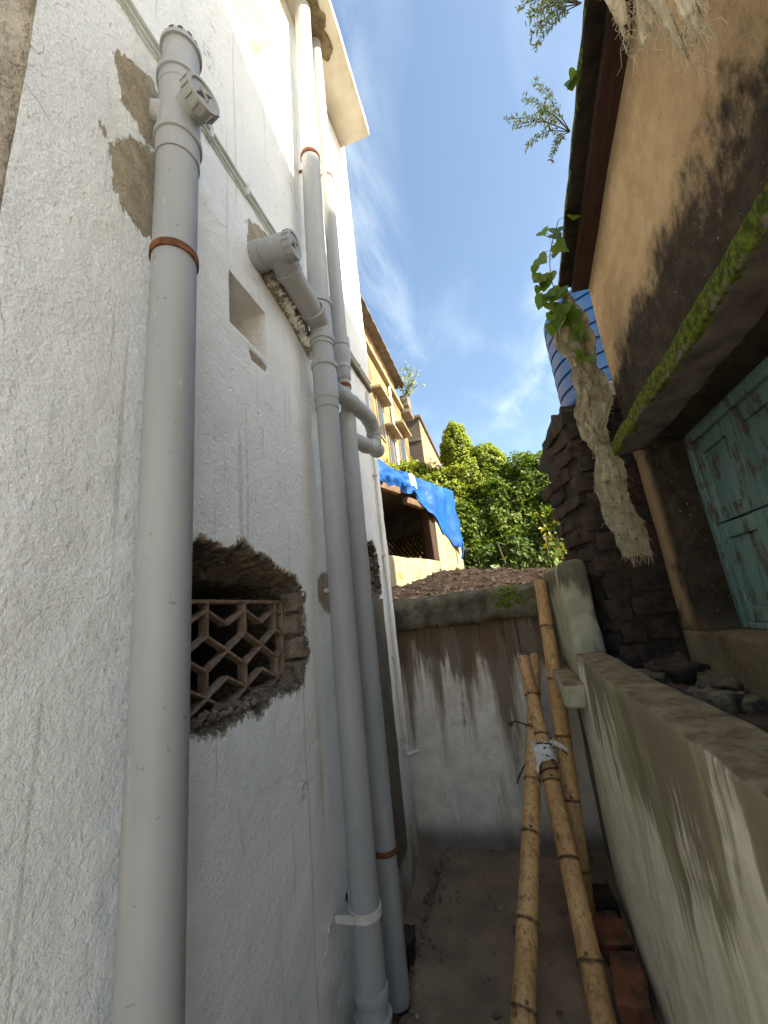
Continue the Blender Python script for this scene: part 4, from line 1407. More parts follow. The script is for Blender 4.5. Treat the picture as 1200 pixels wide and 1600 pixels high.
def stone(name, loc, size, seed, mat, label, rotz=0.0, rx=0.0, group=None, cat='stone', block=False):
    b = MB()
    if block:
        b.rbox(-size[0], size[0], -size[1], size[1], -size[2], size[2], min(size) * 0.35, min(size) * 0.12)
    else:
        b.rbox(-size[0], size[0], -size[1], size[1], -size[2], size[2], min(size) * 0.35, min(size) * 0.30)
    V = []
    k = 1.0 / max(size)
    for v in b.v:
        n = noise.noise_vector((v[0] * k * 1.1 + seed * 5.1, v[1] * k * 1.1, v[2] * k * 1.1 + seed))
        n2 = noise.noise_vector((v[0] * k * 4 + seed, v[1] * k * 4 + seed * 2.7, v[2] * k * 4))
        a = min(size)
        n3 = noise.noise_vector((v[0] * k * 11 + seed, v[1] * k * 11, v[2] * k * 11 + seed))
        V.append(tuple(v[i] + a * ((0.22 if block else 0.60) * n[i] + (0.14 if block else 0.24) * n2[i] + 0.07 * n3[i]) for i in range(3)))
    b.v = V
    o = b.build(name, mat, None, (0, 0, 0))
    o.location = loc
    o.rotation_euler = (rx, 0, rotz)
    if label:
        tag(o, label, cat, group)
    return o

G = 'rubble behind the low wall'
stone('rubble_stone', (0.50, 1.46, 1.12), (0.045, 0.05, 0.06), 3, MT['stone'], 'pale upright mossy stone standing just behind the low wall top', 0.4, 0.1, G)
stone('rubble_stone', (0.47, 2.02, 1.11), (0.09, 0.045, 0.04), 4, MT['stone'], 'green-ended rubble block below the brick wall', -0.5, 0.2, G, block=True)
stone('rubble_stone', (0.60, 2.08, 1.11), (0.09, 0.07, 0.06), 5, MT['brick'], 'dark reddish rubble lump at the foot of the brick wall', 0.3, 0.2, G)
stone('rubble_stone', (0.53, 1.72, 1.08), (0.05, 0.06, 0.045), 6, MT['brick'], 'brown rubble lump left of the leaf scraps behind the low wall', 0.9, 0.3, G)
stone('rubble_stone', (0.60, 1.56, 1.09), (0.07, 0.05, 0.045), 7, MT['stone'], 'flat brown rubble piece between the upright stone and house foot', 0.2, 0.1, G)
stone('rubble_stone', (0.58, 1.30, 1.08), (0.06, 0.08, 0.05), 8, MT['brick'], 'dark red brick lump beside the upright stone near the right edge', 0.2, 0.1, G, block=True)
stone('rubble_stone', (0.66, 1.85, 1.10), (0.05, 0.06, 0.045), 9, MT['stone'], 'small stone wedged against the house foot below the window sill', 0.7, 0.2, G)
b = MB()
for k in range(14):
    x, y = rng.uniform(0.50, 0.66), rng.uniform(1.55, 1.95)
    s = rng.uniform(0.012, 0.03)
    m = Matrix.Translation((x, y, 1.085 + rng.uniform(0, 0.02))) @ Matrix.Rotation(rng.uniform(0, 6.3), 4, 'Z') @ Matrix.Rotation(rng.uniform(-0.8, 0.8), 4, 'X')
    b.add([m @ Vector(p) for p in ((-s, 0, 0), (0, s * 0.4, s * 0.2), (s, 0, 0), (0, -s * 0.4, s * 0.2))], [(0, 1, 2), (0, 2, 3)])
struct(b.build('dry_leaf_scraps', m_plain('dry_scrap', (0.33, 0.25, 0.17), (0.2, 0.13, 0.08), 30, 0.9, 0)), 'stuff')

# loose bricks and debris on the alley floor
GB = 'bricks on the alley floor'
o = stone('loose_brick', (0.185, 2.06, 0.045), (0.055, 0.115, 0.04), 21, MT['brick_red'], 'chipped red brick lying at the bottom right against the low wall', -0.10, 0.05, GB, 'brick', True)
o = stone('loose_brick', (0.175, 2.33, 0.04), (0.06, 0.10, 0.038), 22, MT['brick_red'], 'dark red brick behind the chipped one, half in shadow', 0.15, 0.0, GB, 'brick', True)
o = stone('loose_brick', (0.18, 2.58, 0.03), (0.06, 0.085, 0.03), 23, MT['brick'], 'dirt-covered brick piece farthest along the low wall foot', 0.1, 0.0, GB, 'brick', True)
o = stone('loose_brick', (-0.735, 2.22, 0.0), (0.045, 0.07, 0.04), 24, MT['brick'], 'dark brick lying in the gutter beside the waste pipe foot', 0.1, 0.0, GB, 'brick', True)
b = MB()
for k in range(420):
    x, y = rng.uniform(-0.75, 0.25), rng.uniform(1.6, 3.03)
    if rng.random() < 0.7:
        x = rng.choice((-0.68 + abs(rng.gauss(0, 0.05)), 0.24 - abs(rng.gauss(0, 0.07)), -0.72 + rng.uniform(0, 0.05), x))
    s = rng.choice((0.002, 0.003, 0.004, 0.006, 0.010, 0.015)) * (1.0 if rng.random() < 0.8 else 1.4)
    m = Matrix.Translation((x, y, 0.006 - (0.035 if x < -0.67 else 0))) @ Matrix.Rotation(rng.uniform(0, 6.3), 4, 'Z')
    v = [m @ Vector((s * a * rng.uniform(0.6, 1.2), s * c * rng.uniform(0.6, 1.2), s * d)) for (a, c, d) in ((1, 0, 0), (-1, 0, 0), (0, 1, 0), (0, -1, 0), (0, 0, 1), (0, 0, -1))]
    b.add(v, [(0, 2, 4), (2, 1, 4), (1, 3, 4), (3, 0, 4), (2, 0, 5), (1, 2, 5), (3, 1, 5), (0, 3, 5)])
struct(b.build('grit', m_plain('mixed_grit', (0.24, 0.18, 0.13), (0.12, 0.085, 0.06), 8, 0.95, 0.5, 0.004, 90, spots=((0.5, 0.47, 0.42), 12, 0.62))), 'stuff')

# ------------------------------------------------------------------ bamboo
def make_bamboo(label, a, c, r0, r1, seed, first=0.2):
    a, c = Vector(a), Vector(c)
    r = random.Random(seed)
    root = empty('bamboo_pole', a, label, 'bamboo pole', 'bamboo poles leaning on the end wall')
    L = (c - a).length
    prof, ringv = [], []
    nodes, h = [], first
    while h < L - 0.05:
        nodes.append(h)
        h += r.uniform(0.22, 0.31)
    hs = set(np.linspace(0, L, 60))
    for nd in nodes:
        for d in (-0.012, -0.006, -0.002, 0.0, 0.003, 0.008, 0.014):
            hs.add(nd + d)
    for h in sorted(hs):
        rr = r0 + (r1 - r0) * h / L
        g = 0.0
        for nd in nodes:
            d = h - nd
            rr += 0.0045 * math.exp(-((d - 0.006) / 0.007) ** 2) - 0.0025 * math.exp(-((d + 0.003) / 0.003) ** 2)
            g = max(g, math.exp(-((d + 0.002) / 0.006) ** 2))
        prof.append((h, rr)); ringv.append(g)
    ri = r1 * 0.72
    prof += [(L, r1 * 0.99), (L + 0.001, ri), (L - 0.10, ri * 0.97), (L - 0.10, 0.0)]
    ringv += [0.4, 0.5, 1.0, 1.0]
    b = MB()
    bend = Vector((r.uniform(-1, 1), r.uniform(-0.3, 0.3), 0)) * 0.010
    b.lathe(prof, a, c - a, 28, wob=lambda h: bend * math.sin(math.pi * min(1, max(0, h / L))), cap0=True, ring=ringv, along=[p[0] for p in prof])
    b.build('culm', MT['bamboo'], root)
    # branch scars on some nodes
    ax = (c - a).normalized()
    for k, nd in enumerate(nodes):
        if k % 2 == seed % 2:
            rr = r0 + (r1 - r0) * nd / L
            d = Vector((r.uniform(-0.5, 0.5), -1, 0.1)).normalized()
            d = (d - ax * d.dot(ax)).normalized()
            b = MB()
            b.lathe([(0, 0.010), (0.006, 0.008), (0.010, 0.0)], a + ax * (nd + 0.012) + d * (rr - 0.003) + bend * math.sin(math.pi * nd / L), d + ax * 0.8, 8, ring=[0.8, 1, 1])
            b.build('branch_scar', MT['bamboo'], root)
    return root
make_bamboo('bamboo pole crossing in front with its hollow top tied at the knot', (0.065, 1.93, 0.005), (0.024, 2.90, 1.135), 0.044, 0.037, 2, 0.17)
make_bamboo('longest bamboo pole reaching up over the mossy coping beside the pier', (0.085, 2.40, 0.005), (0.214, 2.885, 1.60), 0.044, 0.039, 5, 0.22)
make_bamboo('bamboo pole slanting down to the lower left, behind the tied one', (-0.222, 1.80, 0.005), (0.095, 3.0, 1.13), 0.043, 0.036, 8, 0.11)

def make_tie():
    root = empty('binding_cord', (0.0, 2.64, 0.78), 'brown cord lashed round the crossing bamboo poles', 'cord')
    A, B = Vector((0.045, 2.42, 0.575)), Vector((0.030, 2.73, 0.935))
    ax = (Vector((0.024, 2.90, 1.135)) - Vector((0.065, 1.93, 0.005))).normalized()
    u = ax.orthogonal().normalized()
    w = ax.cross(u)
    c0 = Vector((0.065, 1.93, 0.005)) + ax * 0.885
    for k, (dz, tilt) in enumerate(((0.045, 0.35), (-0.02, -0.4), (-0.055, 0.25), (0.055, -0.1))):
        pts = []
        for i in range(25):
            a = 2 * math.pi * i / 24
            e = 0.043 * (1 + 0.25 * max(0, math.cos(a + 2.0)) + 0.05 * math.sin(5 * a + k))
            pts.append(c0 + ax * (dz + tilt * 0.05 * math.cos(a)) + (u * math.cos(a) + w * math.sin(a)) * e)
        b = MB(); b.tube(pts, 0.0048, 8); b.build('loop', MT['wire'], root)
    for pts in (((0.03, 2.60, 0.80), (-0.05, 2.58, 0.835), (-0.085, 2.58, 0.845), (-0.10, 2.58, 0.835)),
                ((0.06, 2.58, 0.76), (0.0, 2.56, 0.70), (-0.06, 2.55, 0.65), (-0.11, 2.55, 0.58), (-0.125, 2.55, 0.55)),
                ((0.06, 2.58, 0.77), (0.10, 2.57, 0.75), (0.14, 2.56, 0.70), (0.155, 2.56, 0.68))):
        b = MB(); b.tube(smooth_path(pts, 5), 0.0042, 7); b.build('loose_end', MT['wire'], root)
    b = MB()
    b.lathe([(0, 0.003), (0.004, 0.013), (0.02, 0.014), (0.03, 0.004)], (-0.095, 2.58, 0.83), (-1, 0, 0.3), 10)
    b.build('knot', MT['wire'], root)
    # scrap of white plastic caught in the lashing
    b = MB()
    pts2 = [(-0.035, 0.0, 0.01), (0.0, 0.0, 0.05), (0.045, 0, 0.055), (0.065, 0, 0.02), (0.085, 0, -0.025), (0.05, 0, -0.02), (0.02, 0, -0.02), (0.0, 0, -0.06), (-0.03, 0, -0.105), (-0.035, 0, -0.09), (-0.015, 0, -0.04)]
    c = Vector((0.028, 2.555, 0.765))
    nrm = Vector((0, -1, 0.1))
    nu, nv = 30, 22
    cp = Vector((0.065, 1.93, 0.005)) + ax * 0.895
    def P(i, j):
        uu, vv = i / (nu - 1), j / (nv - 1)
        a = -1.9 + 3.4 * uu
        fr = Vector((0, -1, 0.15)); fr = (fr - ax * fr.dot(ax)).normalized()
        sd = ax.cross(fr)
        rr = 0.047 + 0.016 * abs(FB((uu * 3, vv * 2.4, 1), 1.6)) + 0.010 * abs(FB((uu * 5, vv * 5, 3), 2.0)) + 0.012 * vv * uu
        top = 0.055 + 0.020 * FB((uu * 4, 0, 2), 1.0)
        bot = -0.050 + 0.055 * math.sin(uu * 5.0) * uu + 0.03 * FB((uu * 5, 3, 2), 1.0)
        return cp + (fr * math.cos(a) - sd * math.sin(a)) * rr + ax * (top + (bot - top) * vv)
    b.grid(P, nu, nv)
    for (x0, dx, dz, w) in ((-0.03, -0.035, -0.085, 0.016), (0.055, 0.075, -0.05, 0.012)):
        b.grid(lambda i, j: c + Vector((x0 + dx * j / 7 + w * (i - 2) * (1 - 0.7 * j / 7) * 0.5, -0.03 + 0.012 * FB((i * 0.8, j * 0.7, 2), 1.0), -0.01 + dz * j / 7 + 0.004 * i)), 5, 8)
    o = b.build('plastic_scrap', MT['plastic'], None, (0.028, 2.555, 0.76))
    tag(o, 'torn scrap of white plastic caught in the bamboo lashing', 'plastic scrap')
make_tie()

# ------------------------------------------------------------------ sacking
def ribbon(name, spine, widths, mat, label, cat, amp=0.03, seed=0, nu=30, step=9, fray=True, nx=(1, 0, 0), rough=1.0):
    pts = smooth_path(spine, step)
    n = len(pts)
    ws = np.interp(np.linspace(0, len(widths) - 1, n), range(len(widths)), widths)
    root = empty(name, pts[-1], label, cat)
    b = MB()
    X = Vector(nx).normalized()
    def P(i, j):
        u = i / (nu - 1) * 2 - 1
        p = pts[j]
        e = ws[j] * (1 + 0.24 * FB((j * 0.08, 1.0 if u > 0 else 5.0, seed), 1.4, 2) + 0.03 * FB((j * 0.6, 3.0 if u > 0 else 7.0, seed), 1.2))
        tw = 0.7 * rough * math.sin(j * 0.13 + seed)
        e *= 1 + 0.07 * rough * round(1.4 * FB((j * 0.33, 9.0 if u > 0 else 2.0, seed), 1.0))
        q = p + (X * math.cos(tw) + Vector((0, 1, 0)) * math.sin(tw) * 0.6) * (u * e / max(0.75, math.cos(tw)))
        q = q + Vector((0, 1, 0)) * rough * (-amp * 1.3 * abs(FB((u * 1.6, j * 0.10, seed + 2.0), 1.0)) - amp * 0.7 * abs(FB((u * 4, j * 0.3, seed), 1.0)) + amp * 0.5 * u * u)
        q = q + Vector((0, -1, 0)) * rough * amp * 0.35 * abs(FB((u * 7, j * 0.8, seed), 1.0))
        if j == n - 1:
            q = q + Vector((0, 0, -0.03 * abs(FB((u * 5, 3, seed), 1))))
        return q
    b.grid(P, nu, n)
    cl = b.build('cloth', mat, root)
    if fray:
        b = MB()
        rr = random.Random(seed + 5)
        for k in range(90):
            side = rr.random()
            if side < 0.45:
                i, j = rr.randrange(nu), n - 1
            else:
                i, j = rr.choice((0, nu - 1)), rr.randrange(n)
            p = P(i, j)
            d = Vector(((1 if i > nu / 2 else -1) * rr.uniform(0, 0.8) if side >= 0.45 else rr.uniform(-0.5, 0.5), rr.uniform(-0.3, 0.3), -1.0 if side < 0.45 else rr.uniform(-0.9, 0.2)))
            L = rr.uniform(0.008, 0.034)
            b.tube([p, p + d * L * 0.5, p + d * L + Vector((0, 0, -0.3 * L))], [0.0008, 0.0006, 0.0004], 4, False)
        struct(b.build('frayed_threads', MT['sack_pale'], root), 'stuff')
    return root
ribbon('sack_strip', [(0.565, 2.06, 3.06), (0.565, 2.07, 2.98), (0.555, 2.08, 2.86), (0.555, 2.09, 2.74), (0.572, 2.10, 2.62), (0.575, 2.10, 2.52), (0.565, 2.11, 2.40), (0.545, 2.11, 2.28), (0.552, 2.11, 2.18), (0.552, 2.115, 2.13)],
       [0.012, 0.035, 0.085, 0.10, 0.062, 0.075, 0.08, 0.062, 0.045, 0.030], MT['sack'], 'upper twisted strip of mouldy sacking hanging from the roof corner', 'sacking', 0.045, 3, rough=0.75)
ribbon('sack_strip', [(0.558, 2.07, 2.165), (0.562, 2.075, 2.06), (0.552, 2.08, 1.94), (0.558, 2.08, 1.83), (0.572, 2.08, 1.73), (0.585, 2.08, 1.63)],
       [0.03, 0.058, 0.064, 0.072, 0.072, 0.058], MT['sack'], 'lower tapering strip of mouldy sacking hanging before the dark bricks', 'sacking', 0.03, 9, rough=0.4)

def make_white_sack():
    root = empty('frayed_sack', (0.56, 0.80, 2.75), 'pale frayed shreds of sacking dangling at the top right roof edge', 'sacking')
    for k, (y, z0, z1, w) in enumerate(((0.885, 3.25, 2.86, 0.055), (0.81, 3.25, 2.70, 0.035), (0.735, 3.25, 2.50, 0.05), (0.685, 3.25, 2.47, 0.035))):
        b = MB()
        nu, nv = 10, 16
        def P(i, j):
            u, v = i / (nu - 1) * 2 - 1, j / (nv - 1)
            e = w * (1 - 0.55 * v + 0.3 * FB((v * 3, k, 1 if u > 0 else 4), 1.2))
            return Vector((0.53 - 0.02 * k * 0.2 + 0.02 * FB((u, v * 2, k), 1.2), y + u * e + 0.025 * FB((v * 2, k, 0), 1), z0 + (z1 - z0) * v + 0.02 * FB((u * 3, k, 9), 1) * v))
        b.grid(P, nu, nv)
        b.build('shred', MT['sack_pale'], root)
        rr = random.Random(k)
        b = MB()
        for q in range(60):
            p = P(rr.randrange(nu), nv - 1 - int(abs(rr.gauss(0, 3))) % nv)
            L = rr.uniform(0.02, 0.09)
            d = Vector((rr.uniform(-0.3, 0.3), rr.uniform(-0.6, 0.6), -1)).normalized()
            pts = [p + d * L * t + Vector((0.006 * math.sin(9 * t + q), 0.008 * math.sin(7 * t + q * 2), 0)) for t in (0, 0.33, 0.66, 1)]
            b.tube(pts, [0.0008, 0.0007, 0.0006, 0.0004], 4, False)
        struct(b.build('frayed_threads', MT['sack_pale'], root), 'stuff')
make_white_sack()

# ------------------------------------------------------------------ water tank and its stand
def make_tank():
    root = empty('water_tank', (1.49, 4.5, 3.42), 'ribbed blue plastic water tank behind the hanging sacking', 'water tank')
    prof = [(0, 0.50), (0.0, 0.56)]
    h = 0.02
    while h < 1.02:
        prof += [(h, 0.575), (h + 0.075, 0.58), (h + 0.115, 0.575), (h + 0.12, 0.553), (h + 0.145, 0.553), (h + 0.15, 0.575)]
        h += 0.17
    prof += [(1.12, 0.57), (1.19, 0.53), (1.25, 0.44), (1.29, 0.28)]
    b = MB()
    b.lathe(prof, (1.49, 4.5, 3.42), (0, 0, 1), 64)
    b.build('barrel', MT['tank'], root)
    b = MB()
    b.lathe([(0, 0.29), (0.06, 0.29), (0.07, 0.25), (0.10, 0.0)], (1.49, 4.5, 4.70), (0, 0, 1), 40)
    b.build('lid', MT['tank'], root)
    b = MB()
    b.rbox(1.05, 2.2, 3.95, 5.2, 1.4, 3.42, 0.2, 0.02, 0.01, 3)
    tag(b.build('tank_stand', MT['dark_stone'], None, (1.6, 4.5, 1.5)), 'dark masonry block carrying the blue water tank', 'tank stand')
make_tank()

# ------------------------------------------------------------------ shed with tarpaulin
SP = Vector((-0.72, 8.0, 0)); SD = Vector((0.326, 0.945, 0)).normalized(); SN = Vector((-SD.y, SD.x, 0))
def S(s, d, z):
    p = SP + SD * s + SN * d
    return Vector((p.x, p.y, z))
SM = Matrix((SD, SN, Vector((0, 0, 1)))).transposed().to_4x4()
SM.translation = SP
def make_shed():
    root = empty('shed', S(-2, 1, 1.5), 'open cream-walled shed under a blue tarpaulin beyond the soil bank', 'shed')
    b = MB()
    b.rbox(-4.6, -0.95, 0.0, 0.16, 1.3, 2.345, 0.12, 0.02, 0.02, 2, mtx=SM)
    b.build('parapet', MT['cream'], root)
    b = MB()
    b.rbox(-0.94, 0.02, 0.0, 0.22, 1.3, 3.42, 0.12, 0.02, 0.02, 2, mtx=SM)
    b.build('end_panel', MT['cream'], root)
    b = MB()
    b.rbox(-1.10, -0.955, 0.02, 0.18, 2.35, 3.45, 0.1, 0.02, 0.01, 4, mtx=SM)
    b.build('post', MT['beam'], root)
    b = MB()
    # closed back wall, far end wall with a lattice opening
    b.box(-4.6, 0.02, 2.4, 2.55, 1.3, 3.6, SM)
    b.box(-0.12, 0.018, 0.222, 0.78, 1.3, 3.6, SM)
    b.box(-0.12, 0.018, 1.75, 2.4, 1.3, 3.6, SM)
    b.box(-0.12, 0.018, 0.78, 1.75, 1.3, 2.56, SM)
    b.box(-0.12, 0.018, 0.78, 1.75, 3.10, 3.6, SM)
    b.box(-4.6, -4.4, 0.16, 2.4, 1.3, 3.6, SM)
    b.build('inner_walls', MT['dark_room'], root)
    lat = bpy.data.objects.new('lattice', None)
    lat.empty_display_size = 0.05
    lat.parent = root
    lat.location = S(-0.1, 1.0, 2.42) - root.location
    COL.objects.link(lat)
    for k in range(10):
        for sgn in (-1, 1):
            c = 0.78 + 0.108 * k
            e = min(1.75, max(0.78, c + sgn * 0.40))
            zz = 2.56 + 0.54 * abs(e - c) / 0.40
            if abs(e - c) < 0.03:
                continue
            b = MB(); b.tube([S(-0.06, c, 2.56), S(-0.06, e, zz)], 0.014, 6); b.build('lattice_bar', MT['beam'], lat)
            b = MB(); b.tube([S(-0.04, c, 3.10), S(-0.04, e, 5.66 - zz)], 0.014, 6); b.build('lattice_bar', MT['beam'], lat)
    for k, (s0, z) in enumerate(((-2.30, 3.42), (-1.55, 3.30))):
        b = MB()
        b.rbox(s0 - 0.28, s0 + 0.28, -0.02, 0.08, z - 0.055, z + 0.055, 0.1, 0.01, 0.01, 5, mtx=SM)
        b.build('rafter_end', MT['wood_raw'], root)
    b = MB()
    b.box(-4.6, 0.02, 0.0, 2.6, 3.60, 3.66, SM)
    b.build('roof_deck', MT['dark_room'], root)
    # tarpaulin
    t = empty('tarpaulin', S(-1, 0, 3.7), 'crumpled bright blue tarpaulin draped over the shed roof', 'tarpaulin')
    b = MB()
    nu, nv = 150, 70
    def P(i, j):
        u, v = i / (nu - 1), j / (nv - 1)
        s = -4.5 + u * 4.40
        if v < 0.35:
            k = v / 0.35
            d = 2.7 * (1 - k) - 0.03 * k
            z = 3.80 + 0.10 * math.sin(math.pi * k) + 0.05 * FB((s, d, 1), 1.6)
            off = 0.0
        else:
            k = (v - 0.35) / 0.65
            L = 0.36 + 0.10 * FB((s, 0, 5), 1.3) + 0.24 * ss(-1.75, -1.2, s) + 0.62 * ss(-1.35, -0.1, s)
            L += 0.07 * FB((s, 0, 8), 5.0)
            if -1.9 < s < -1.35:
                L -= 0.10 * (1 - abs(s + 1.62) / 0.28)
            fold = 0.10 * FB((s * 0.8, k * 0.4, 2), 1.5, 2) + 0.03 * FB((s, k * 0.8, 7), 3.4, 2)
            d = -0.05 - fold - 0.03 * math.sin(k * 3)
            z = 3.80 - L * k + 0.05 * FB((s, 0, 1), 1.6) * (1 - k)
        s2 = s + 0.05 * FB((s, v * 3, 3), 2.0)
        return S(s2, d, z + 0.006 * FB((s * 3, v * 4, 3), 2))
    b.grid(P, nu, nv)
    b.build('sheet', MT['tarp'], t)
    b = MB()
    b.grid(lambda i, j: S(-2.0 + 0.05 * i + 0.01 * j, -0.20 - 0.02 * math.sin(i), 3.66 - 0.05 * j + 0.02 * math.sin(i * 1.7)), 5, 5)
    b.build('white_patch', MT['plastic'], t)
    b = MB()
    b.tube(smooth_path([S(-0.25, -0.16, 2.72), S(-0.24, -0.14, 2.55), S(-0.26, -0.10, 2.40)], 4), 0.018, 6)
    b.build('hanging_tail', MT['tarp'], t)
make_shed()

# ------------------------------------------------------------------ far buildings
def make_far():
    root = empty('ochre_building', (-4.5, 10, 0), 'sunlit ochre apartment block with small window hoods beyond the white building', 'building')
    X = -2.6
    b = MB()
    b.rbox(-7.0, X, 4.2, 14.0, 0.0, 8.72, 0.6, 0.02)
    b.rbox(-7.0, X - 0.05, 4.2, 13.0, 8.88, 9.75, 0.6, 0.02)
    b.build('wall', MT['ochre'], root)
    b = MB()
    b.rbox(-7.0, X + 0.12, 4.2, 14.05, 8.723, 8.877, 0.6, 0.01)
    b.build('string_course', MT['ochre_trim'], root)
    b = MB()
    n = 60
    def P(i, j):
        y = 4.0 + 9.3 * i / (n - 1)
        return (-7 + 4.66 * j, y, 9.86 - 0.12 * j + 0.035 * math.sin(i * 2.1))
    b.grid(P, n, 2)
    b.grid(lambda i, j: (P(i, j)[0], P(i, j)[1], P(i, j)[2] - 0.05), n, 2)
    b.grid(lambda i, j: (P(i, 1)[0] + 0.002, P(i, 1)[1], P(i, 1)[2] - 0.06 * j), n, 2)
    b.build('tin_roof', MT['tin'], root)
    k = 0
    for (y0, y1, z) in ((9.55, 10.7, 7.55), (12.0, 13.3, 7.62), (10.5, 11.6, 6.85), (11.9, 13.1, 5.6), (6.2, 7.4, 7.55)):
        hd = MB()
        hd.rbox(X - 0.02, X + 0.28, y0, y1, z, z + 0.09, 0.3, 0.01)
        hd.build('window_hood', MT['ochre_trim'], root)
        w = MB()
        w.box(X - 0.02, X + 0.035, y0 + 0.25, y1 - 0.25, z - 1.25, z - 0.04)
        wo = w.build('window', MT['ochre_trim'], root)
        w = MB()
        w.box(X + 0.036, X + 0.045, y0 + 0.32, (y0 + y1) / 2 - 0.03, z - 1.18, z - 0.1)
        w.build('pane', MT['pane'], wo)
        w = MB()
        w.box(X + 0.036, X + 0.045, (y0 + y1) / 2 + 0.03, y1 - 0.32, z - 1.18, z - 0.1)
        w.build('pane', MT['pane'], wo)
    for y in (8.6, 8.75, 11.5):
        d = MB()
        d.tube([(X + 0.06, y, 3.0), (X + 0.06, y, 8.7)], 0.05, 8)
        d.build('downpipe', MT['white_pvc'], root)
    d = MB()
    d.rbox(X, X + 0.34, 13.2, 13.95, 8.58, 8.72, 0.3, 0.01)
    d.rbox(X + 0.02, X + 0.30, 13.3, 13.9, 8.90, 9.35, 0.3, 0.01)
    d.build('balcony_box', MT['cement'], root)
    r2 = empty('dark_house', (-3.5, 18, 0), 'small black flat-roofed house with brown side above the vines', 'house')
    b = MB()
    b.box(-6.0, -2.40, 16.0, 16.06, 1.0, 9.66)
    b.build('front_wall', MT['black_house'], r2)  # front wall darker than the side wall
    b = MB()
    b.box(-2.46, -2.398, 16.062, 22.0, 1.0, 9.66)
    b.build('side_wall', MT['brown_house'], r2)
    b = MB()
    b.rbox(-6.0, -2.30, 15.9, 22.1, 9.662, 9.80, 0.6, 0.01)
    b.build('roof_slab', MT['black_house'], r2)
    b = MB()
    b.rbox(-6.0, -2.39, 15.95, 16.0, 8.62, 8.75, 0.6, 0.01)
    b.build('ledge', MT['black_house'], r2)
make_far()

# ------------------------------------------------------------------ vegetation
def leaves_mesh(name, C, Nn, size, tint, mat, parent=None, aspect=0.62, fold=0.25, base=None, droop=None):
    """one folded diamond leaf per row"""
    n = len(C)
    C = np.asarray(C); Nn = np.asarray(Nn)
    Nn = Nn / (np.linalg.norm(Nn, axis=1, keepdims=True) + 1e-9)
    if droop is None:
        rdir = nrng.normal(size=(n, 3))
        rdir[:, 2] -= 0.8
    else:
        rdir = np.asarray(droop)
    T = rdir - Nn * np.sum(rdir * Nn, axis=1, keepdims=True)
    T /= np.linalg.norm(T, axis=1, keepdims=True) + 1e-9
    B = np.cross(Nn, T)
    sz = np.asarray(size)[:, None]
    v0 = C - T * sz * 0.5
    v1 = C + B * sz * 0.5 * aspect + Nn * sz * fold * 0.5 - T * sz * 0.08
    v2 = C + T * sz * 0.5 - Nn * sz * 0.10
    v3 = C - B * sz * 0.5 * aspect + Nn * sz * fold * 0.5 - T * sz * 0.08
    V = np.stack([v0, v1, v2, v3], axis=1).reshape(-1, 3)
    me = bpy.data.meshes.new(name)
    me.vertices.add(4 * n)
    off = Vector((0, 0, 0))
    if parent:
        p = parent
        while p:
            off += p.location
            p = p.parent
    me.vertices.foreach_set('co', V.astype(np.float32).ravel())
    idx = np.arange(n)[:, None] * 4
    tris = np.concatenate([idx + np.array([[0, 1, 2]]), idx + np.array([[0, 2, 3]])], axis=1).reshape(-1)
    me.loops.add(6 * n)
    me.loops.foreach_set('vertex_index', tris.astype(np.int32))
    me.polygons.add(2 * n)
    me.polygons.foreach_set('loop_start', np.arange(0, 6 * n, 3, dtype=np.int32))
    me.polygons.foreach_set('loop_total', np.full(2 * n, 3, dtype=np.int32))
    a = me.attributes.new('tint', 'FLOAT', 'POINT')
    a.data.foreach_set('value', np.repeat(np.asarray(tint), 4).astype(np.float32))
    me.materials.append(mat)
    me.update(calc_edges=True)
    me.validate()
    o = bpy.data.objects.new(name, me)
    COL.objects.link(o)
    if parent:
        o.parent = parent
        o.location = -off
    return o

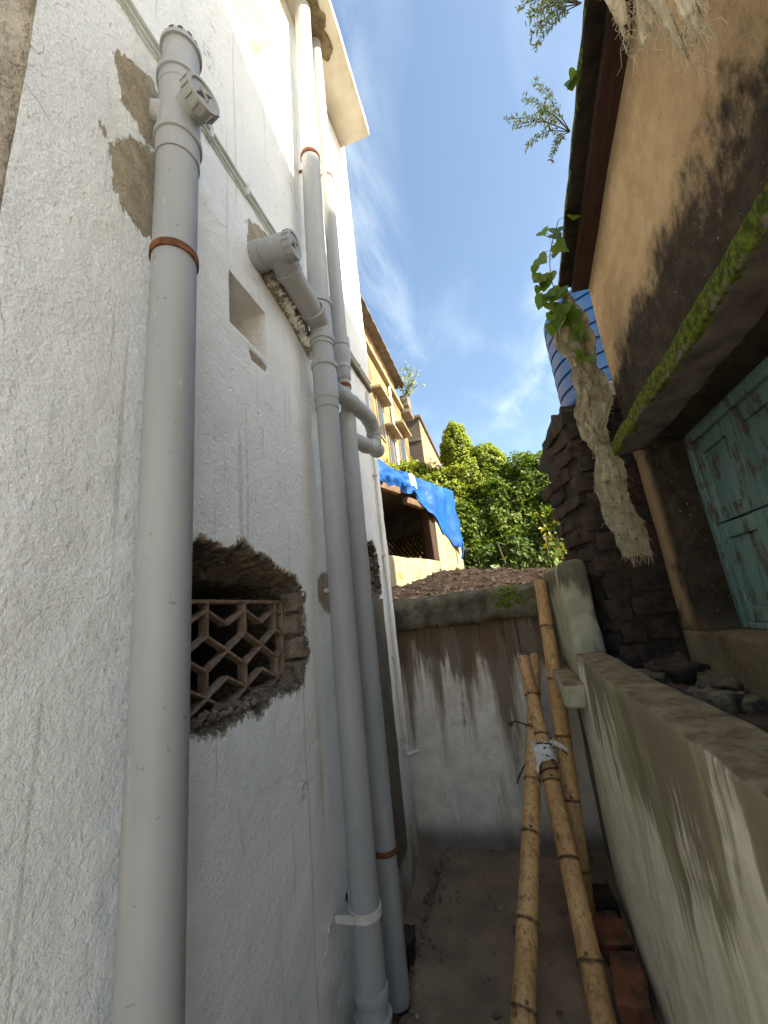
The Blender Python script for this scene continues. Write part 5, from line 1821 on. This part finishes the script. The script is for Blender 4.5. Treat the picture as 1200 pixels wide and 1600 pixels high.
def bush(name, label, lobes, count, size, mat, base, tint0=0.35, stems=5, group=None, front=True):
    root = empty(name, base, label, 'bush', group)
    vol = np.array([l[1][0] * l[1][2] for l in lobes])
    vol = vol / vol.sum()
    C, Nn, sz, tn = [], [], [], []
    for (c, r), f in zip(lobes, vol):
        n = int(count * f)
        u = nrng.normal(size=(n * 2, 3))
        u /= np.linalg.norm(u, axis=1, keepdims=True)
        if front:
            keep = (u[:, 1] < 0.45)
            u = u[keep]
        u = u[:n]
        rad = 1.0 - np.abs(nrng.normal(0, 0.10, size=len(u)))
        for q in range(len(u)):
            d = u[q]
            k = 1.0 + 0.22 * FB((d[0] * 1.0 + c[0], d[1] + c[1], d[2] + c[2]), 2.2, 3) + 0.10 * FB((d[0] + c[0], d[1] + c[1], d[2] + c[2]), 6.5, 2)
            p = (c[0] + d[0] * r[0] * rad[q] * k, c[1] + d[1] * r[1] * rad[q] * k, c[2] + d[2] * r[2] * rad[q] * k)
            if p[2] < base[2] - 0.05:
                continue
            C.append(p)
            nn = d / np.array(r) * min(r) + nrng.normal(0, 0.50, 3) + np.array((0.25, 0, 0.55))
            Nn.append(nn)
            sz.append(size * nrng.uniform(0.55, 1.35))
            patch = 0.28 * FB((p[0], p[1], p[2]), 1.1, 2)
            tn.append(min(1, max(0, tint0 + patch + nrng.normal(0, 0.16))))  # tint0 paints the lit upper masses brighter
    leaves_mesh('foliage', C, Nn, sz, tn, mat, root)
    # closed inner shell; its dark tint paints the shade inside the crown
    b = MB()
    for (c, r) in lobes:
        nu, nv = 20, 12
        V = []
        for j in range(nv):
            e = math.pi * j / (nv - 1)
            for i in range(nu):
                a = 2 * math.pi * i / nu
                d = Vector((math.cos(a) * math.sin(e), math.sin(a) * math.sin(e), math.cos(e)))
                k = 0.80 + 0.20 * FB((d.x + c[0], d.y + c[1], d.z + c[2]), 2.2, 3)
                V.append((c[0] + d.x * r[0] * k, c[1] + d.y * r[1] * k, max(base[2] - 0.1, c[2] + d.z * r[2] * k)))
        F = [(j * nu + i, j * nu + (i + 1) % nu, (j + 1) * nu + (i + 1) % nu, (j + 1) * nu + i) for j in range(nv - 1) for i in range(nu)]
        b.add(V, F, True, tint=0.12)
    b.build('inner_foliage', MT['leaf_bush'], root)
    rr = random.Random(len(label))
    for k in range(stems):
        c, r = lobes[k % len(lobes)]
        x = c[0] + rr.uniform(-0.7, 0.7) * r[0]
        y = c[1] - r[1] * rr.uniform(0.5, 0.95)
        pts = [(x, y, base[2] - 0.1), (x + rr.uniform(-0.15, 0.15), y - 0.05, base[2] + 0.5), (x + rr.uniform(-0.3, 0.3), y, base[2] + 1.1), (c[0], c[1] - 0.3 * r[1], c[2])]
        b = MB()
        b.tube(smooth_path(pts, 4), np.linspace(0.022, 0.008, 13), 6)
        b.build('stem', MT['stem'], root)
    return root

GZ = 1.62
VG = 'vine-smothered bushes beyond the soil bank'
bush('vine_bush', 'tall pointed vine-covered spire rising above the hedge skyline', [((-0.66, 10.2, 5.35), (0.40, 0.45, 0.98)), ((-0.60, 10.1, 4.5), (0.75, 0.6, 0.75))], 9000, 0.085, MT['leaf_bush'], (-0.66, 10.2, GZ), 0.85, 3, VG)
bush('vine_bush', 'rounded vine-covered mound just right of the pointed spire', [((0.02, 10.3, 4.95), (0.55, 0.5, 0.62)), ((0.1, 10.2, 4.3), (0.75, 0.6, 0.6))], 7500, 0.085, MT['leaf_bush'], (0.05, 10.3, GZ), 0.75, 3, VG)
bush('vine_bush', 'broad sunlit vine mass above the blue tarpaulin', [((-2.0, 10.6, 4.3), (1.25, 0.8, 1.25)), ((-1.3, 10.0, 3.8), (1.1, 0.8, 1.2)), ((-2.9, 10.2, 4.6), (0.9, 0.7, 1.0))], 26000, 0.095, MT['leaf_bush'], (-1.8, 10.2, GZ), 0.85, 4, VG)
bush('vine_bush', 'wide dark green vine mass against the ruined brick wall', [((1.15, 9.9, 3.95), (1.0, 0.8, 1.02)), ((0.2, 9.8, 3.35), (1.0, 0.8, 1.05)), ((2.0, 10.0, 4.0), (1.0, 0.8, 1.0)), ((-0.7, 9.6, 3.0), (0.9, 0.7, 1.0))], 26000, 0.09, MT['leaf_bush'], (0.6, 9.9, GZ), 0.42, 5, VG)
bush('undergrowth_bush', 'shaded leafy undergrowth at the foot of the vine masses', [((-0.35, 9.0, 2.2), (0.85, 0.5, 0.75)), ((0.5, 8.9, 2.2), (0.9, 0.5, 0.8)), ((1.4, 8.9, 2.4), (0.9, 0.5, 1.0))], 10000, 0.10, MT['leaf_bush'], (0.4, 9.0, GZ), 0.28, 9, VG)

def leaf_sprays(name, label, base, tips, leaf, mat, tint=0.6, per=9, cat='plant', aspect=0.62, rad=0.004, jitter=0.03, group=None):
    root = empty(name, base, label, cat, group)
    C, Nn, sz, tn = [], [], [], []
    for t in tips:
        a, e = Vector(base) + Vector((rng.uniform(-0.02, 0.02), rng.uniform(-0.02, 0.02), 0)), Vector(t)
        mid = (a + e) / 2 + Vector((rng.uniform(-1, 1), rng.uniform(-1, 1), rng.uniform(0, 1))) * 0.10 * (e - a).length
        pts = smooth_path([a, mid, e], 6)
        b = MB()
        b.tube(pts, np.linspace(rad, rad * 0.4, len(pts)), 5, False)
        b.build('stem', MT['stem'], root)
        for k in range(per):
            q = pts[min(len(pts) - 1, int((0.25 + 0.75 * (k + 1) / per) * (len(pts) - 1)))]
            C.append(tuple(q + Vector((rng.uniform(-1, 1), rng.uniform(-1, 1), rng.uniform(-1, 1))) * jitter))
            Nn.append((rng.uniform(-0.7, 0.7), rng.uniform(-1.0, 0.2), rng.uniform(0.1, 1)))
            sz.append(leaf * rng.uniform(0.6, 1.25))
            tn.append(min(1, max(0, tint + rng.gauss(0, 0.2))))
    leaves_mesh('leaves', C, Nn, sz, tn, mat, root, aspect)
    return root
leaf_sprays('yellow_leaf_plant', 'sprig of bright yellow-green leaves in front of the dark undergrowth', (1.05, 7.6, 1.62), [(0.72, 7.4, 2.95), (0.86, 7.5, 2.98), (0.98, 7.5, 2.92), (1.10, 7.5, 2.98), (0.80, 7.5, 2.62), (0.95, 7.5, 2.45)], 0.10, MT['leaf_yellow'], 0.6, 12, rad=0.008, jitter=0.07)
leaf_sprays('broad_leaf_plant', 'low plant with large pale heart leaves behind the soil bank', (0.10, 6.2, 1.62), [(-0.12, 6.1, 2.02), (0.02, 6.1, 2.10), (0.16, 6.1, 2.05), (0.25, 6.1, 1.92), (0.05, 6.1, 1.88), (-0.05, 6.1, 1.86)], 0.15, MT['leaf_creeper'], 0.75, 3, aspect=0.8, rad=0.006, jitter=0.04)
leaf_sprays('broad_leaf_plant', 'leafy plant with big upright leaves beside the lichen pier', (0.62, 5.6, 1.62), [(0.50, 5.6, 2.05), (0.60, 5.6, 2.15), (0.70, 5.6, 1.95), (0.46, 5.6, 1.85), (0.75, 5.6, 2.3)], 0.14, MT['leaf_creeper'], 0.5, 5, aspect=0.6, rad=0.006, jitter=0.05)
# mossy stone block among them
stone('garden_block', (0.36, 6.4, 1.72), (0.28, 0.12, 0.11), 51, MT['lip'], 'mossy concrete block lying among the weeds behind the soil bank', 0.2, 0.0, None, 'block', True)

# creeper on the roof corner and down the sacking
def make_creeper(name, label, spine, n, leaf, spread, seed):
    r = random.Random(seed)
    root = empty(name, spine[0], label, 'creeper')
    pts = smooth_path(spine, 6)
    b = MB(); b.tube(pts, 0.0022, 5, False); b.build('vine', MT['stem'], root)
    for k in range(n):
        p = pts[int(r.random() * (len(pts) - 1))]
        q = p + Vector((r.uniform(-1, 0.7) * spread, r.uniform(-0.6, 0.2) * spread, r.uniform(-0.7, 0.5) * spread))
        nrm = Vector((r.uniform(-0.6, 0.5), -1, r.uniform(-0.2, 0.6))).normalized()
        t = Vector((r.uniform(-0.7, 0.7), 0, -1))
        t = (t - nrm * t.dot(nrm)).normalized()
        u = nrm.cross(t)
        s = leaf * r.uniform(0.6, 1.2)
        # heart-shaped blade
        out = [(0, 0), (0.22, -0.12), (0.46, 0.0), (0.52, 0.25), (0.40, 0.55), (0.18, 0.85), (0, 1.05), (-0.18, 0.85), (-0.40, 0.55), (-0.52, 0.25), (-0.46, 0.0), (-0.22, -0.12)]
        V = [q + t * (s * 0.4) + nrm * (-0.06 * s)] + [q + u * (a * s) + t * (c * s) + nrm * (0.16 * s * abs(a)) for (a, c) in out]
        b = MB()
        b.add(V, [(0, i + 1, (i + 1) % 12 + 1) for i in range(12)], True, tint=min(1, max(0, r.gauss(0.55, 0.25))))
        b.build('leaf', MT['leaf_creeper'], root)
        b = MB(); b.tube([p, (p + q) / 2 + Vector((0, 0, 0.01)), q], 0.0011, 4, False); b.build('petiole', MT['stem'], root)
make_creeper('creeper', 'heart-leaved green creeper trailing over the roof corner by the sacking', [(0.545, 1.80, 3.26), (0.50, 1.92, 3.18), (0.50, 2.0, 3.05), (0.53, 2.0, 2.95), (0.50, 2.02, 2.86)], 44, 0.066, 0.085, 4)
make_creeper('creeper', 'few creeper leaves clinging to the upper sacking strip', [(0.53, 2.02, 2.88), (0.55, 2.02, 2.76), (0.57, 2.02, 2.66), (0.60, 2.02, 2.58)], 11, 0.045, 0.04, 6)
make_creeper('creeper', 'small bunch of creeper leaves at the very top of the roof edge', [(0.56, 0.98, 3.42), (0.53, 1.02, 3.36), (0.53, 1.05, 3.30)], 6, 0.055, 0.03, 8)
make_creeper('creeper', 'two lone leaves on the mossy roof edge below the feathery weeds', [(0.57, 1.28, 3.37), (0.54, 1.30, 3.33)], 3, 0.045, 0.02, 12)

def make_weed(name, label, base, tips, seed):
    r = random.Random(seed)
    root = empty(name, base, label, 'weed', 'feathery weeds on the roof edge')
    C, Nn, sz, tn, dr = [], [], [], [], []
    for t in tips:
        a, e = Vector(base), Vector(t)
        pts = smooth_path([a, (a + e) / 2 + Vector((0, 0, 0.04)), e], 10)
        b = MB(); b.tube(pts, np.linspace(0.0022, 0.0008, len(pts)), 4, False); b.build('stem', MT['stem'], root)
        d = (e - a).normalized()
        for k in range(5, len(pts)):
            for q in range(5):
                s = Vector((r.uniform(-1, 1), r.uniform(-1, 1), r.uniform(-1, 1)))
                s = (s - d * s.dot(d)).normalized() + d * 0.5
                L = r.uniform(0.012, 0.026)
                C.append(tuple(pts[k] + s * L * 0.6))
                Nn.append((r.uniform(-1, 1), r.uniform(-1, 1), r.uniform(-1, 1)))
                dr.append(tuple(s))
                sz.append(L)
                tn.append(r.random())
    leaves_mesh('leaves', C, Nn, sz, tn, MT['leaf_weed'], root, 0.34, 0.2, None, dr)
make_weed('roof_weed', 'lower feathery weed leaning left off the mossy roof edge', (0.57, 1.46, 3.335), [(0.36, 1.52, 3.62), (0.36, 1.40, 3.40), (0.46, 1.55, 3.75), (0.51, 1.5, 3.74), (0.40, 1.45, 3.33), (0.47, 1.42, 3.45), (0.49, 1.5, 3.28)], 3)
make_weed('roof_weed', 'upper feathery weed at the top edge beside the creeper bunch', (0.57, 1.10, 3.39), [(0.43, 1.15, 3.52), (0.41, 1.16, 3.62), (0.45, 1.12, 3.47), (0.47, 1.18, 3.68), (0.44, 1.2, 3.45), (0.42, 1.14, 3.42)], 5)

# shrub growing on the far ochre building
leaf_sprays('roof_shrub', 'sparse shrub sprouting from the end of the ochre building', (-2.35, 13.4, 9.3), [(-2.2, 13.2, 10.6), (-1.95, 13.2, 10.4), (-1.8, 13.1, 9.95), (-2.4, 13.2, 10.5), (-2.6, 13.3, 10.3), (-1.75, 13.2, 9.6), (-2.1, 13.2, 9.8), (-2.3, 13.2, 9.7)], 0.17, MT['leaf_weed'], 0.7, 16, 'shrub', rad=0.02, jitter=0.22)
